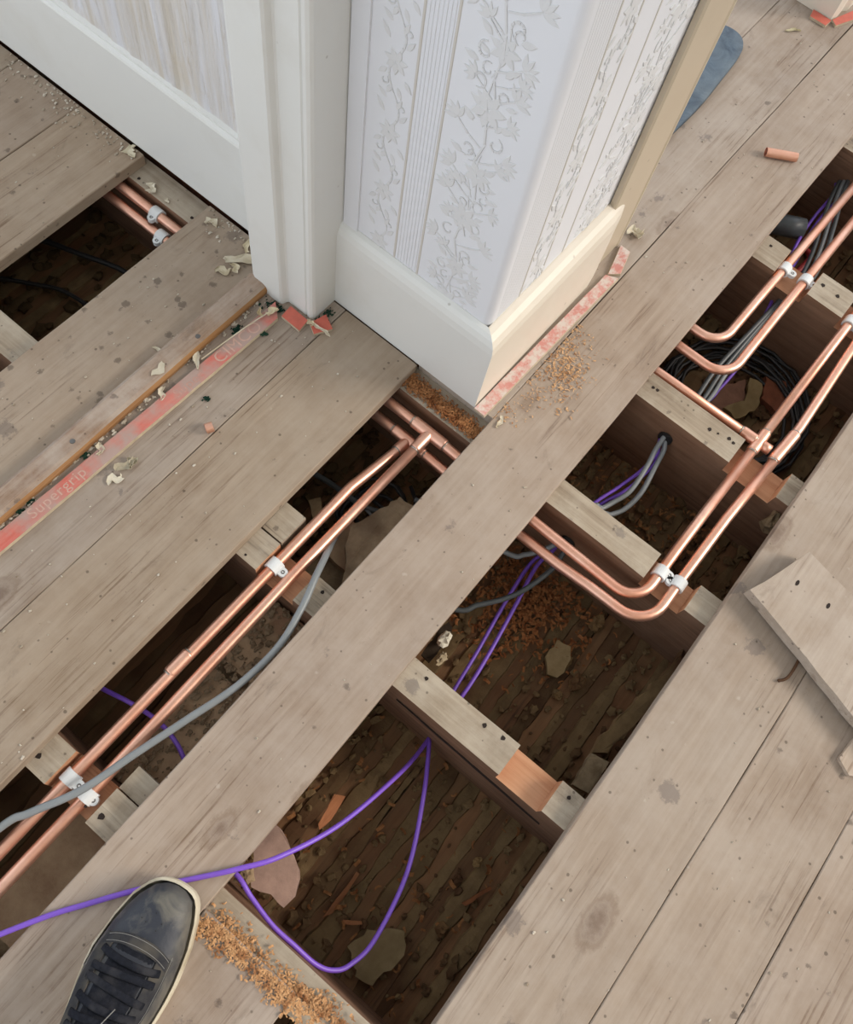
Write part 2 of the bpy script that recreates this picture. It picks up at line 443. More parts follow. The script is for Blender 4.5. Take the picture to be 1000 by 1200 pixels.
def joist(x0, x1, notches=(), y0=-1.42, y1=1.56, depth=.028):
    """timber on edge; notches = (ya, yb) cut into the top for pipes"""
    zt = Z_JOIST; zb = Z_CEIL - .002
    ys = [(y0, zt)]
    for a, b in sorted(notches):
        ys += [(a, zt), (a + .001, zt - depth), (b - .001, zt - depth), (b, zt)]
    ys += [(y1, zt)]
    # refine the top so that edges are a little uneven
    prof = []
    for (a, za), (b, zb_) in zip(ys[:-1], ys[1:]):
        k = max(1, int(abs(b - a) / .06))
        for j in range(k): prof.append((a + (b - a) * j / k, za + (zb_ - za) * j / k))
    prof.append(ys[-1])
    g = G(); n = len(prof); v = []
    for (y, z) in prof:
        w = noise.noise(Vector((x0 * 9, y * 7, 1))) * .0016; w2 = noise.noise(Vector((x1 * 9, y * 7, 5))) * .0016
        v += [(x0 + w, y, z), (x1 + w2, y, z), (x0, y, zb), (x1, y, zb)]
    f = []; m = []
    for i in range(n - 1):
        a, b = 4 * i, 4 * i + 4
        top = 0
        za, zb2 = prof[i][1], prof[i + 1][1]
        top = 0 if (abs(za - zt) < 1e-6 and abs(zb2 - zt) < 1e-6) else 2
        f += [(a, a + 1, b + 1, b), (a, b, b + 2, a + 2), (a + 1, a + 3, b + 3, b + 1), (a + 2, b + 2, b + 3, a + 3)]; m += [top, 1, 1, 1]
    f += [(0, 2, 3, 1), (4 * n - 4, 4 * n - 3, 4 * n - 1, 4 * n - 2)]; m += [1, 1]
    return mk('joist', v, f, [JTOP, JSIDE, FRESH], floor, fm=m)

joist(-.60, -.55)
J_A = joist(-.152, -.097, [(.262, .336)])
J_B = joist(.238, .289, [(.262, .333), (-.190, -.116)])
J_C = joist(.612, .662, [(-.190, -.114)])
J_D = joist(.872, .927, [(-.205, -.113)])
J_E = joist(1.263, 1.327, [(-.046, .024), (-.202, -.120)])
joist(1.63, 1.685, [(-.06, .03), (-.21, -.12)])
joist(2.0, 2.055)
joist(2.35, 2.4)

def holes(j, spots):
    g = G()
    for (px, py, s) in spots:
        c = P(px, py, Z_JOIST + .0006)
        pts = [(c.x + s * math.cos(a) * (1 + .3 * math.sin(3 * a + px)), c.y + s * math.sin(a), c.z) for a in [2 * math.pi * k / 7 for k in range(7)]]
        lo = [(p[0], p[1], p[2] - .003) for p in pts]
        g.add(pts + lo, [tuple(range(7))] + [(i, 7 + i, 7 + (i + 1) % 7, (i + 1) % 7) for i in range(7)])
    tag(g.build('nail_holes', NAILHOLE, j), kind='stuff')
holes(J_A, [(45, 886, .004), (119, 957, .0045), (100, 945, .002)])
holes(J_B, [(568, 850, .0035), (590, 865, .0035), (667, 935, .003), (378, 694, .003), (288, 650, .002), (500, 795, .003)])
holes(J_D, [(766, 454, .003), (771, 457, .003), (832, 503, .0035), (855, 514, .0035), (860, 519, .003), (842, 508, .002)])
holes(J_E, [(904, 288, .003), (965, 334, .004), (982, 347, .004)])
holes(J_C, [(163, 209, .003), (225, 255, .003)])

# dark strip on the purple-cable joist, painting the shade inside a drying crack
n = 40; v = []
for i in range(n + 1):
    y = .06 - .27 * i / n; z = -.078 + .006 * noise.noise(Vector((y * 14, 0, 3))) - .02 * i / n; w_ = .0022 * math.sin(math.pi * i / n) * (1 + .6 * noise.noise(Vector((y * 60, 2, 1))))
    v += [(.2355, y, z - w_), (.2355, y, z + w_), (.2395, y, z - w_), (.2395, y, z + w_)]
f = []
for i in range(n): a = 4 * i; f += [(a, a + 1, a + 5, a + 4), (a + 1, a + 3, a + 7, a + 5), (a, a + 4, a + 6, a + 2)]
mk('crack', v, f, NAILHOLE, J_B)

# split piece of the notched joist that carries the leftmost pair of pipes
def cleat(pts, z0, z1, mat=FRESH, parent=floor, name='packing_piece'):
    v, f = plate(pts, z0, z1); return mk(name, v, f, mat, parent)
cleat([(.293, .372), (.293, .334), (.346, .334), (.346, .372)], -.062, Z_JOIST - .003, JTOP)
cleat([(-.095, .219), (-.095, .262), (-.06, .262), (-.06, .219)], -.055, Z_JOIST - .006, JTOP)

# ------------------------------------------------------------------ lath and plaster ceiling of the room below
g = G().box(X0, 2.5, -1.45, 1.6, -.245, -.2285)
ceiling = g.build('ceiling', PLASTER); tag(ceiling, 'lath and plaster ceiling of the room below, seen from above', kind='structure')
ly = -.50; li = 0; LN = None
while ly < 1.30:
    R = random.Random(li); w = .030 + R.uniform(-.003, .004)
    if -.45 < ly < .56 or .8 < ly:
        n = 22; v = []; a0 = -.62
        for i in range(n + 1):
            x = -.62 + 2.55 * i / n
            d = noise.noise(Vector((x * 3, ly * 20, 2))) * .003
            z = Z_CEIL + noise.noise(Vector((x * 2, ly * 30, 7))) * .002
            v += [(x, ly + d, z), (x, ly + w + d, z), (x, ly + d, -.228), (x, ly + w + d, -.228)]
        f = []
        for i in range(n):
            a = 4 * i; b = a + 4; f += [(a, b, b + 1, a + 1), (a, a + 2, b + 2, b), (a + 1, b + 1, b + 3, a + 3)]
        o = mk('lath', v, f, LATH, ceiling); t = R.uniform(.75, 1.25); o.color = (t * 1.1, t * 1.07, t * 1.03, 1)
        # plaster that squeezed up through the gap
        n = 170; v = []
        for i in range(n + 1):
            x = -.62 + 2.55 * i / n; y = ly + w + .0065
            q = noise.noise(Vector((x * 6, ly * 40, 3))); q2 = noise.noise(Vector((x * 22, ly * 40, 8))); q3 = noise.noise(Vector((x * 60, ly * 31, 4)))
            hw = max(.005, .0135 + .012 * max(-.65, q * 1.2 + .5 * q2) + .003 * q3); h = .005 + .010 * max(-.4, q * .7 + .5 * q2 + .3 * q3)
            v += [(x, y - hw, Z_CEIL - .006), (x, y - hw * .7, Z_CEIL + h * .8), (x, y + .003 * q2, Z_CEIL + h), (x, y + hw * .75, Z_CEIL + h * .7), (x, y + hw, Z_CEIL - .006)]
        f = []
        for i in range(n):
            for k in range(4): a = 5 * i + k; f.append((a, a + 5, a + 6, a + 1))
        o = mk('plaster_key', v, f, PLASTER, ceiling); t = R.uniform(.8, 1.25); o.color = (t, t, t, 1)
    ly += w + .013; li += 1

# brick wall of the room below, its top under the centre board
bw_ = thing('wall_below', (-.3, .195, -.228), kind='structure', label='sooty top course of a brick wall between the joists')
mk('mortar_bed', *(lambda v_f: v_f)(plate([(-1.05, .088), (.415, .088), (.415, .300), (-1.05, .300)], -.2284, -.112)), MORTAR, bw_)
bx = -1.04; bi = 0
for bx_i in range(7):
    for row in range(2):
        R = random.Random(bx_i * 2 + row + 50)
        x0 = -1.04 + bx_i * .222 + (.05 if row else 0); x1 = x0 + .205; y0 = .094 + row * .108 ; y1 = y0 + .098
        for (ja, jb) in ((-.152, -.097), (.238, .289), (-.60, -.55)):
            if x0 < ja < x1 and x1 < jb + .03: x1 = ja - .004
            elif x0 < jb < x1 and x0 > ja - .03: x0 = jb + .004
            elif x0 < ja and jb < x1: x1 = ja - .004
        if x1 > .41: x1 = .41
        if x1 - x0 < .03: continue
        zt = -.092 + R.uniform(-.008, .006)
        pl = jag([(x0, y0), (x1, y0), (x1, y1), (x0, y1)], bi, .002, .03)
        v, f = plate(pl, -.112, zt); o = mk('brick', v, f, DBRICK, bw_); t = R.uniform(.8, 1.25); o.color = (t, t, t, 1); bi += 1

# unseen perimeter walls, added to keep light out of the void
tag(G().box(X0 - .1, X0, -1.5, 1.65, -.245, -.03).build('void_blocker_back', BRICK), 'added brick wall keeping light out of the void below the left end of the boards', kind='structure')
tag(G().box(2.5, 2.6, -1.5, 1.65, -.245, -.03).build('void_blocker_front', BRICK), 'added brick wall keeping light out of the void below the far end of the boards', kind='structure')
tag(G().box(X0, 2.5, -1.55, -1.45, -.245, -.03).build('void_blocker_near', BRICK), 'added brick wall keeping light out of the void below the near boards', kind='structure')
tag(G().box(X0, 2.5, 1.6, 1.7, -.245, -.03).build('void_blocker_far', BRICK), 'added brick wall keeping light out of the void below the hallway boards', kind='structure')
# foundation under the papered walls and the closed-off void behind them
tag(G().box(.676, 1.085, .45, 1.58, -.2284, -.0005).build('wall_footing', BRICK), 'brickwork under the papered corner and the door', kind='structure')

# ------------------------------------------------------------------ walls, skirting, architraves, door
HT = 2.4
def arc(cx, cy, r, a0, a1, n=5): return [(cx + r * math.cos(math.radians(a0 + (a1 - a0) * k / n)), cy + r * math.sin(math.radians(a0 + (a1 - a0) * k / n))) for k in range(n + 1)]
rc = .012
v, f = plate([(.76, .37), (.76, .74), (.67, .74)] + arc(.67 + rc, .28 + rc, rc, 180, 225), 0.0005, HT)
wl = mk('wall_left', v, f, PAPER); tag(wl, 'wall face with embossed white floral paper left of the corner', kind='structure')
v, f = plate(arc(.67 + rc, .28 + rc, rc, 225, 270) + [(1.076, .28), (1.076, .37), (.76, .37)], 0.0005, HT)
wr = mk('wall_right', v, f, PAPER); tag(wr, 'wall face with embossed cream floral paper right of the corner', kind='structure')

# unseen room ceiling, added to block the light from overhead
tag(G().box(-2.6, 3.4, -2.0, 2.4, HT + .001, HT + .05).build('added_ceiling', GLOSS), 'plain white room ceiling added to block overhead light', kind='structure')

# unseen opposite wall, added to cut and warm side light; window admits sun
ow = G()
for (x0, x1, z0, z1) in ((-2.6, .35, 0, HT), (3.1, 3.4, 0, HT), (.35, 3.1, 0, .45), (.35, 3.1, 2.36, HT)): ow.box(x0, x1, -2.1, -2.0, z0 + .0005, z1)
WARMWALL = paper('warm_wall', srgb(206, 190, 164))
tag(ow.build('added_wall', WARMWALL), 'warm plain wall added to cut and warm the light, with a wide window opening behind the viewer', kind='structure')
wf = G()
for x in (.35, 1.25, 2.15, 3.06): wf.box(x, x + .04, -2.08, -2.03, .45, 2.36)
for z in (.45, 2.32): wf.box(.35, 3.1, -2.08, -2.03, z, z + .04)
tag(wf.build('window_1', GLOSS), 'white window frame in the opposite wall', kind='structure')
tag(G().box(-2.6, 3.4, -2.0, -1.43, -.0215, 0).build('floor_edge', BOARD), 'boards below the window', kind='structure')

# embossed paper pattern: (u, h) flat shapes mapped to either wall
def leaf(u, h, L, W, ang, n=5):
    ca, sa = math.cos(ang), math.sin(ang); up = []; dn = []
    for i in range(n + 1):
        t = i / n; w = W * math.sin(math.pi * t ** .8) * .5
        up.append((L * t, w)); dn.append((L * t, -w))
    pts = up + dn[-2:0:-1]
    return [(u + x * ca - y * sa, h + x * sa + y * ca) for x, y in pts]
def stroke(pts, w):
    out = []; L = []; R_ = []
    for i, p in enumerate(pts):
        a = Vector(pts[max(0, i - 1)]); b = Vector(pts[min(len(pts) - 1, i + 1)]); d = (b - a).normalized(); nrm = Vector((-d.y, d.x))
        ww = w * (.35 + .65 * math.sin(math.pi * (i + .5) / len(pts)))
        L.append((p[0] + nrm.x * ww, p[1] + nrm.y * ww)); R_.append((p[0] - nrm.x * ww, p[1] - nrm.y * ww))
    return [[L[i], L[i + 1], R_[i + 1], R_[i]] for i in range(len(pts) - 1)]
def curl(u, h, r, a0, turn, n=12):
    out = []
    for i in range(n + 1):
        t = i / n; a = a0 + turn * t; rr = r * (1 - .75 * t); out.append((u + rr * math.cos(a), h + rr * math.sin(a)))
    return out
def motif_wide(u, h, s=1.0, mir=1):
    q = []
    stem = [(u + mir * s * x, h + s * y) for x, y in ((.004, -.085), (-.006, -.06), (-.002, -.03), (.006, 0), (.002, .03), (-.004, .06), (.0, .085))]
    q += stroke(stem, .0016 * s)
    for k in range(7): q.append(leaf(u, h + .045 * s, .026 * s, .013 * s, k * 2 * math.pi / 7 + .3))
    q += stroke(curl(u, h + .045 * s, .012 * s, 0, 5.6), .0016 * s)
    for (du, dh, a0) in ((-.034, .012, 2.3), (.034, -.010, .2), (-.03, -.055, 2.6), (.03, .075, .9)):
        cx, cy = u + mir * du * s, h + dh * s; a = a0 if mir > 0 else math.pi - a0
        for k in range(5): q.append(leaf(cx, cy, .021 * s, .0075 * s, a + (k - 2) * .52))
        q += stroke([(u + mir * s * .002, h + dh * s - .02 * s), (u + mir * du * .5 * s, h + (dh - .012) * s), (cx, cy)], .0015 * s)
    for (du, dh, a0, tr) in ((-.016, -.018, -1.2, 5.2), (.018, .008, 1.9, -5.2), (.016, -.06, 1.6, -5), (-.018, .075, -1.4, 5)):
        q += stroke(curl(u + mir * du * s, h + dh * s, .012 * s, a0, tr * mir), .0017 * s)
    for (du, dh, a) in ((-.012, -.075, 2.2), (.012, -.04, .6), (-.02, -.03, 2.8), (.02, .03, .4), (-.014, .02, 2.5), (.022, -.075, .2)):
        q.append(leaf(u + mir * du * s, h + dh * s, .02 * s, .009 * s, a if mir > 0 else math.pi - a))
    return q
def motif_small(u, h, s=1.0):
    q = []
    stem = [(u + s * .007 * math.sin(t * 2 * math.pi), h + s * (t - .5) * .0714) for t in [k / 14 for k in range(15)]]
    q += stroke(stem, .0012 * s)
    for k in range(7): q.append(leaf(u + .001 * s, h - .006 * s, .0125 * s, .0068 * s, k * 2 * math.pi / 7 + .2))
    for k in range(5): q.append(leaf(u + .001 * s, h - .006 * s, .006 * s, .0035 * s, k * 2 * math.pi / 5 + .5))
    for (du, dh, a, L) in ((-.008, .010, 2.2, .014), (.008, .012, .9, .015), (-.004, .022, 2.0, .013), (.007, .027, .6, .012), (-.009, -.018, 3.9, .012), (.009, -.016, 5.5, .013), (-.003, -.028, 4.3, .012), (.003, -.030, 5.2, .011)):
        q.append(leaf(u + du * s, h + dh * s, L * s, .005 * s, a))
    q += stroke(curl(u - .010 * s, h + .024 * s, .005 * s, -.8, 5), .0009 * s) + stroke(curl(u + .011 * s, h - .028 * s, .005 * s, 2.2, 5), .0009 * s)
    return q
def emboss(name, polys, fn, mat, parent, d=.0013):
    g = G(); R = random.Random(5)
    for p in polys:
        dd = d * R.uniform(.45, 1.0)
        n = len(p); cu = sum(a for a, b in p) / n; ch = sum(b for a, b in p) / n
        v = [fn(a, b, 0) for a, b in p] + [fn(cu + (a - cu) * .8, ch + (b - ch) * .8, dd) for a, b in p]
        g.add(v, [tuple(range(n, 2 * n))] + [(i, (i + 1) % n, n + (i + 1) % n, n + i) for i in range(n)])
    return g.build(name, mat, parent)
onL = lambda u, h, d: (.67 - d - .0001, u, h)
onR = lambda u, h, d: (u, .28 - d - .0001, h)
ql = []; qr = []
for k in range(22):
    ql += motif_small(.481, .10 + .1 * k, 1.4); qr += motif_small(.772, .13 + .1 * k, 1.6)
for k in range(14):
    ql += motif_wide(.357, .13 + .168 * k, 1.0, 1 if k % 2 else -1) + motif_wide(.352, .214 + .168 * k, .8, -1 if k % 2 else 1); qr += motif_wide(.918, .244 + .168 * k, .85, -1 if k % 2 else 1); qr += motif_wide(.922, .16 + .168 * k, 1.05, 1 if k % 2 else -1)
emboss('floral_embossing', ql, onL, PAPER_PAT, wl); emboss('floral_embossing', qr, onR, PAPER_PAT, wr)
def vlines(us, w, fn, mat, parent, name, d=.0008):
    g = G()
    for u in us:
        v = [fn(u - w, .15, 0), fn(u + w, .15, 0), fn(u + w, HT - .01, 0), fn(u - w, HT - .01, 0), fn(u - w * .6, .15, d), fn(u + w * .6, .15, d), fn(u + w * .6, HT - .01, d), fn(u - w * .6, HT - .01, d)]
        g.add(v, [(4, 5, 6, 7), (0, 1, 5, 4), (1, 2, 6, 5), (2, 3, 7, 6), (3, 0, 4, 7)])
    return g.build(name, mat, parent)
vlines([.453, .411], .0019, onL, PAPER_LINE, wl, 'stripe_line')
vlines([.7425, .797, .851, .993], .0017, onR, PAPER_LINE, wr, 'stripe_line')
vlines([.416 + .0052 * k for k in range(7)], .0012, onL, PAPER, wl, 'ribbing', .0006)
vlines([.690 + .0058 * k for k in range(9)], .0013, onR, PAPER, wr, 'ribbing', .0003)
# strip of paper turned into the corner beside the door frame
G().box(.6665, .67, .520, .546, .17, HT).build('paper_edge', PAPER, wl)

# skirting boards, mitred at the corner
prof = [(0.016, .0006), (0, .0006), (0, .150), (.0015, .163), (.005, .172), (.0095, .178), (.0145, .181), (.016, .181)]
v = [(.654 + d, .2545 + d * 1.59, z) for d, z in prof] + [(.654 + d, .5475, z) for d, z in prof]
n = len(prof); f = [tuple(range(n)), tuple(range(2 * n - 1, n - 1, -1))] + [(i, n + i, n + (i + 1) % n, (i + 1) % n) for i in range(n)]
bl = mk('baseboard_left', v, f, GLOSS); tag(bl, 'white gloss skirting board under the floral wallpaper, left of the corner', kind='structure')
v = [(.654 + d, .2545 + d * 1.59, z) for d, z in prof] + [(.972, .2545 + d * 1.59, z - .004 * (d < .001)) for d, z in prof] + [(1.000, .2595 + d * 1.2, z * .97) for d, z in prof] + [(1.022, .2665 + d * .7, z * .93) for d, z in prof]
f = [tuple(reversed(range(n))), tuple(3 * n + i for i in range(n))]
for r_ in range(3): f += [(r_ * n + i, r_ * n + (i + 1) % n, r_ * n + n + (i + 1) % n, r_ * n + n + i) for i in range(n)]
br = mk('baseboard_right', v, f, SUN_CREAM); tag(br, 'white gloss skirting board with warm sun put into its colour and a worn end, right of the corner', kind='structure')

# doorway architrave that ends the right wall
v, f = plate([(1.090, .372), (1.0765, .372), (1.0765, .2785), (.979, .2785), (.977, .2700), (.980, .2670), (1.078, .2660), (1.081, .2640), (1.087, .2645), (1.090, .268)], .0005, HT)
tag(mk('trim_2', v, f, BEIGE), 'beige painted doorway architrave at the end of the papered wall', kind='structure')
# opposite jamb of that doorway at the picture's far corner
v, f = plate([(1.889, .372), (1.889, .262), (1.905, .256), (1.935, .258), (1.945, .250), (1.975, .250), (1.985, .256), (1.985, .372)], .0005, HT)
tag(mk('trim_3', v, f, SUN_CREAM), 'cream moulded architrave of the doorway at the far upper right', kind='structure')
tag(G().box(1.986, 2.5, .28, .37, .0005, HT).build('wall_beyond', PAPER), 'papered wall beyond the far doorway jamb', kind='structure')

# door frame by the papered wall
v, f = plate([(.672, .5475), (.607, .5475), (.6025, .5495), (.600, .5535), (.600, .5585), (.6025, .561), (.6005, .563), (.6005, .598), (.5985, .6005), (.591, .6035), (.588, .6065), (.588, .660), (.591, .6665), (.652, .6685), (.652, .7285), (.6695, .7285)][::-1], .0005, HT)
tag(mk('trim_1', v, f, GLOSS), 'white gloss door frame with stepped moulding beside the wallpaper', kind='structure')

door = thing('door_1', (.67, 1.07, .007), kind='structure', label='white door with a scraped peeling panel above the plain bottom rail')
v, f = prism([(.692, .0075), (.6545, .0075), (.6545, .186), (.656, .190), (.6605, .193), (.6605, .197), (.667, .200), (.692, .200)], lambda p, t: (p[0], t, p[1]), .730, 1.46)
mk('bottom_rail', v, f, GLOSS, door)
# scraped panel: a grid with runs and blisters of old paint
nu, nh = 220, 110; v = []; f = []
for j in range(nh + 1):
    for i in range(nu + 1):
        y = .731 + .72 * i / nu; z = .2 + 1.7 * (j / nh) ** 1.6
        q = noise.noise(Vector((0, y * 38, z * 2.2))); q2 = noise.noise(Vector((4, y * 90, z * 9)))
        q3 = noise.noise(Vector((9, y * 160, z * 30))); edge = max(0, 1 - (z - .2) / .05)
        v.append((.6670 - .0040 * max(0, q) - .0024 * max(0, q2) - .0016 * max(0, q3) * (.4 + edge), y, z))
for j in range(nh):
    for i in range(nu):
        a = j * (nu + 1) + i; f.append((a, a + nu + 1, a + nu + 2, a + 1))
mk('door_panel', v, f, PANEL, door, smooth=True)
G().box(.656, .692, 1.452, 1.53, .0075, 2.0).build('stile', GLOSS, door)
G().box(.656, .692, .73, 1.53, 1.9, 2.0).build('top_rail', GLOSS, door)
tag(G().box(.60, .70, 1.532, 1.60, .0005, HT).build('trim_4', GLOSS), 'white gloss door frame on the far side of the scraped door', kind='structure')

# ------------------------------------------------------------------ threshold and gripper rods
pr_ = [(.636, .0005), (.634, .010), (.637, .017), (.643, .0205), (.668, .0205), (.676, .012), (.677, .0005)]
v = []; n = len(pr_); K = 40
for i in range(K + 1):
    x = -1.0 + (.592 + 1.0) * i / K; w = noise.noise(Vector((x * 8, 0, 0))) * .0012
    v += [(x, y - .006 * (.59 - x) * .35 + w, z) for y, z in pr_]
f = [tuple(range(n)), tuple(K * n + k for k in reversed(range(n)))]; m = [0, 0]
for i in range(K):
    for k in range(n):
        a = i * n + k; b = i * n + (k + 1) % n; f.append((a, a + n, b + n, b)); m.append(1 if k in (0, 1) else 0)
th = mk('door_threshold', v, f, [THRESH, THRESH_EDGE], fm=m)
tag(th, 'worn wooden threshold strip with an orange front edge across the doorway', 'threshold')
for i, (px, py) in enumerate(((85, 517), (232, 394))):
    c = P(px, py, .0207); g = G()
    ring = lambda r, z: [(c.x + r * math.cos(a), c.y + r * math.sin(a), z) for a in [2 * math.pi * k / 12 for k in range(12)]]
    g.add(ring(.0042, .0205) + ring(.0038, .0213) + ring(.0016, .0214), [(k, (k + 1) % 12, 12 + (k + 1) % 12, 12 + k) for k in range(12)] + [(12 + k, 12 + (k + 1) % 12, 24 + (k + 1) % 12, 24 + k) for k in range(12)] + [tuple(24 + k for k in range(12))])
    g.build('screw', STEEL, th)

def rod(name, a, b, w, mat, label, ends=(0, 0), h=.0062, seed=1, group=None, pins=True):
    a = Vector((*a, 0)); b = Vector((*b, 0)); d = (b - a).normalized(); s = Vector((-d.y, d.x, 0)); L = (b - a).length
    n = max(2, int(L / .03)); v = []; f = []; m = []
    for i in range(n + 1):
        t = L * i / n; e0 = noise.noise(Vector((t * 40, seed, 0))) * .0008; e1 = noise.noise(Vector((t * 40, seed, 5))) * .0008
        s0 = t + (ends[0] if i == 0 else ends[1] if i == n else 0) * -.5; s1 = t + (ends[0] if i == 0 else ends[1] if i == n else 0) * .5
        p0 = a + d * s0 - s * (w / 2 + e0); p1 = a + d * s1 + s * (w / 2 + e1)
        v += [p0 + Vector((0, 0, .0006)), p0 - s * -.0012 + Vector((0, 0, h)), p1 - s * .0012 + Vector((0, 0, h)), p1 + Vector((0, 0, .0006))]
    for i in range(n):
        q = 4 * i
        for k, mm in ((0, 1), (1, 0), (2, 1), (3, 1)):
            c0, c1 = q + k, q + (k + 1) % 4; f.append((c0, c0 + 4, c1 + 4, c1)); m.append(mm)
    f += [(0, 1, 2, 3), (4 * n + 3, 4 * n + 2, 4 * n + 1, 4 * n)]; m += [1, 1]
    o = mk(name, v, f, [mat, ROD_WOOD], fm=m); tag(o, label, 'gripper rod', group); return o, a, d, s
def letters(o, txt, pos, d, s, size, mat, z=.0064, name='lettering'):
    """flat print: text laid along d"""
    cu = bpy.data.curves.new(name, 'FONT'); cu.body = txt; cu.size = size; cu.extrude = .0; cu.space_character = 1.08
    t = bpy.data.objects.new('tmp_text', cu); COL.objects.link(t)
    me = bpy.data.meshes.new_from_object(t.evaluated_get(bpy.context.evaluated_depsgraph_get()))
    vs = [p.co.copy() for p in me.vertices]; fs = [tuple(p.vertices) for p in me.polygons]
    bpy.data.objects.remove(t); bpy.data.meshes.remove(me); bpy.data.curves.remove(cu)
    vv = [Vector((pos[0], pos[1], z)) + d * p.x + s * p.y for p in vs]
    return mk(name, vv, fs, mat, o)
GR = 'red carpet gripper rods'
o, a, d, s = rod('gripper_rod', (-.62, .633), (.573, .600), .027, RED_WORN, 'long faded red gripper rod with pale print beside the threshold', (0, .02), seed=3)
on = lambda x, off: (x, a.y + d.y / d.x * (x - a.x) + off)
letters(o, 'CIMCO', on(.440, -.0085), d, s, .0275, PRINT)
letters(o, 'Super', on(.355, -.0075), d, s, .022, PRINT_F)
letters(o, 'Supergrip', on(.083, -.006), d, s, .0235, PRINT)
letters(o, 'CIMCO', on(-.07, -.0085), d, s, .0275, PRINT)
rod('gripper_rod', (.650, .2430), (1.016, .2335), .0225, PINK, 'pink worn gripper rod lying along the skirting right of the corner', (0, -.01), seed=6)
rod('gripper_rod', (1.0235, .2335), (1.083, .2495), .0215, PINK, 'short pink gripper rod piece at the far end of the right-hand skirting', (-.012, .006), seed=7)
def small_rod(px, label):
    pl = [P(*q, 0) for q in px]; v, f = plate([(p.x, p.y) for p in pl][::1], .0006, .0062)
    o = mk('gripper_rod', v, f, [RED, ROD_WOOD], fm=[1, 0] + [1] * len(px)); tag(o, label, 'gripper rod')
    if o.data.polygons[1].normal.z < 0: o.data.flip_normals()
    return o
small_rod([(341, 361), (330, 373), (351, 390), (361, 378)], 'square red gripper rod offcut with a nail at the foot of the door frame')
small_rod([(363, 381), (382, 371), (390, 388), (368, 394)], 'red gripper rod offcut under a white curl of paint beside the door frame')
small_rod([(952, 14), (948, 22), (966, 33), (973, 27)], 'short red gripper rod piece at the left foot of the far architrave')
small_rod([(974, 26), (978, 33), (1004, 24), (1004, 13)], 'red gripper rod running off the right edge beside the far architrave')

# ------------------------------------------------------------------ copper pipes
PR = .0085; ZP = -.0345; ZQ = -.056
def pipe(parent, pts, r=PR, bend=.03, name='pipe_length'):
    v, f = tube(fillet(pts, bend), r, 14); return mk(name, v, f, COPPER, parent, smooth=True)
def sleeve(parent, a, b, r=.0102, name='fitting', ring=True):
    """soldered capillary fitting: a slightly wider sleeve with a ring of solder at each mouth"""
    a, b = Vector(a), Vector(b); d = (b - a).normalized(); L = (b - a).length
    pts = [a, a + d * .0015, a + d * .003, b - d * .003, b - d * .0015, b]
    v, f = tube(pts, [r * .93, r, r, r, r, r * .93], 14); o = mk(name, v, f, COPPER, parent, smooth=True)
    if ring:
        for p, q in ((a, -1), (b, 1)):
            v, f = tube([p + d * q * .0024, p + d * q * .0001], r * .89, 14); mk('solder_ring', v, f, SOLDER, o, smooth=True)
    return o
flow = thing('copper_pipe', (.58, -.1, ZP - .01), 'soldered copper pipe joining the tee by the corner, the lower bend and the right-hand tee', 'pipe')
pipe(flow, [(-1.05, .284, ZP), (-.12, .2865, ZP), (.28, .290, ZP), (.585, .2865, ZP)])
pipe(flow, [(.587, .60, ZP), (.586, .26, ZP), (.578, .071, ZP), (.575, -.131, ZP), (.70, -.1305, ZP), (.949, -.1335, ZP)], bend=.042)
pipe(flow, [(.949, -.1335, ZP), (1.27, -.138, ZP), (1.95, -.142, ZP)])
pipe(flow, [(.939, .45, ZP), (.9425, .071, ZP), (.9475, -.1335, ZP)])
sleeve(flow, (.5865, .320, ZP), (.5862, .255, ZP), name='tee_fitting'); sleeve(flow, (.548, .2869, ZP), (.584, .2866, ZP), name='tee_branch')
sleeve(flow, (.925, -.1333, ZP), (.972, -.1337, ZP), name='tee_fitting'); sleeve(flow, (.9468, -.100, ZP), (.9475, -.127, ZP), name='tee_branch')
pipe(flow, [(.9476, -.140, ZP), (.948, -.156, ZP)], r=.0095, name='tee_stub')
ret = thing('copper_pipe', (.55, -.1, ZQ - .01), 'soldered copper pipe dipping below its neighbour, outer one at the lower bend', 'pipe')
pipe(ret, [(-1.05, .316, ZP), (-.12, .3195, ZP), (.25, .3195, ZP), (.432, .3190, ZP), (.555, .309, ZQ), (.566, .308, ZQ)], bend=.05)
sleeve(ret, (.052, .3215, ZP), (.090, .3212, ZP), name='coupling')
pipe(ret, [(.566, .60, ZQ), (.563, .30, ZQ), (.5555, .071, ZQ), (.553, .0, ZQ + .006), (.5515, -.06, ZP - .004), (.5515, -.163, ZP), (.66, -.1625, ZP), (.79, -.164, ZP), (.965, -.1725, ZP)], bend=.05)
pipe(ret, [(.965, -.1725, ZP), (1.02, -.1745, ZP), (1.25, -.1675, ZP), (1.95, -.166, ZP)], bend=.2)
sleeve(ret, (.564, .340, ZQ), (.5628, .275, ZQ), name='tee_fitting'); sleeve(ret, (.535, .3110, ZQ + .004), (.558, .309, ZQ), name='tee_branch')
sleeve(ret, (.935, -.1700, ZP), (1.005, -.1743, ZP), .0105, name='tee_fitting'); sleeve(ret, (.970, -.173, ZP), (.970, -.1735, ZP - .022), .0105, name='tee_branch')
u1 = thing('copper_pipe', (1.2, .02, ZP - .01), 'copper pipe with the inner upper bend, clipped nearest the centre board', 'pipe')
pipe(u1, [(1.062, .45, ZP), (1.062, .018, ZP), (1.20, .016, ZP), (1.95, .0, ZP)], bend=.042)
u2 = thing('copper_pipe', (1.2, -.03, ZP - .01), 'copper pipe with the outer upper bend passing under the grey cables', 'pipe')
pipe(u2, [(1.0135, .45, ZP), (1.0135, -.0275, ZP), (1.20, -.0285, ZP), (1.95, -.038, ZP)], bend=.046)
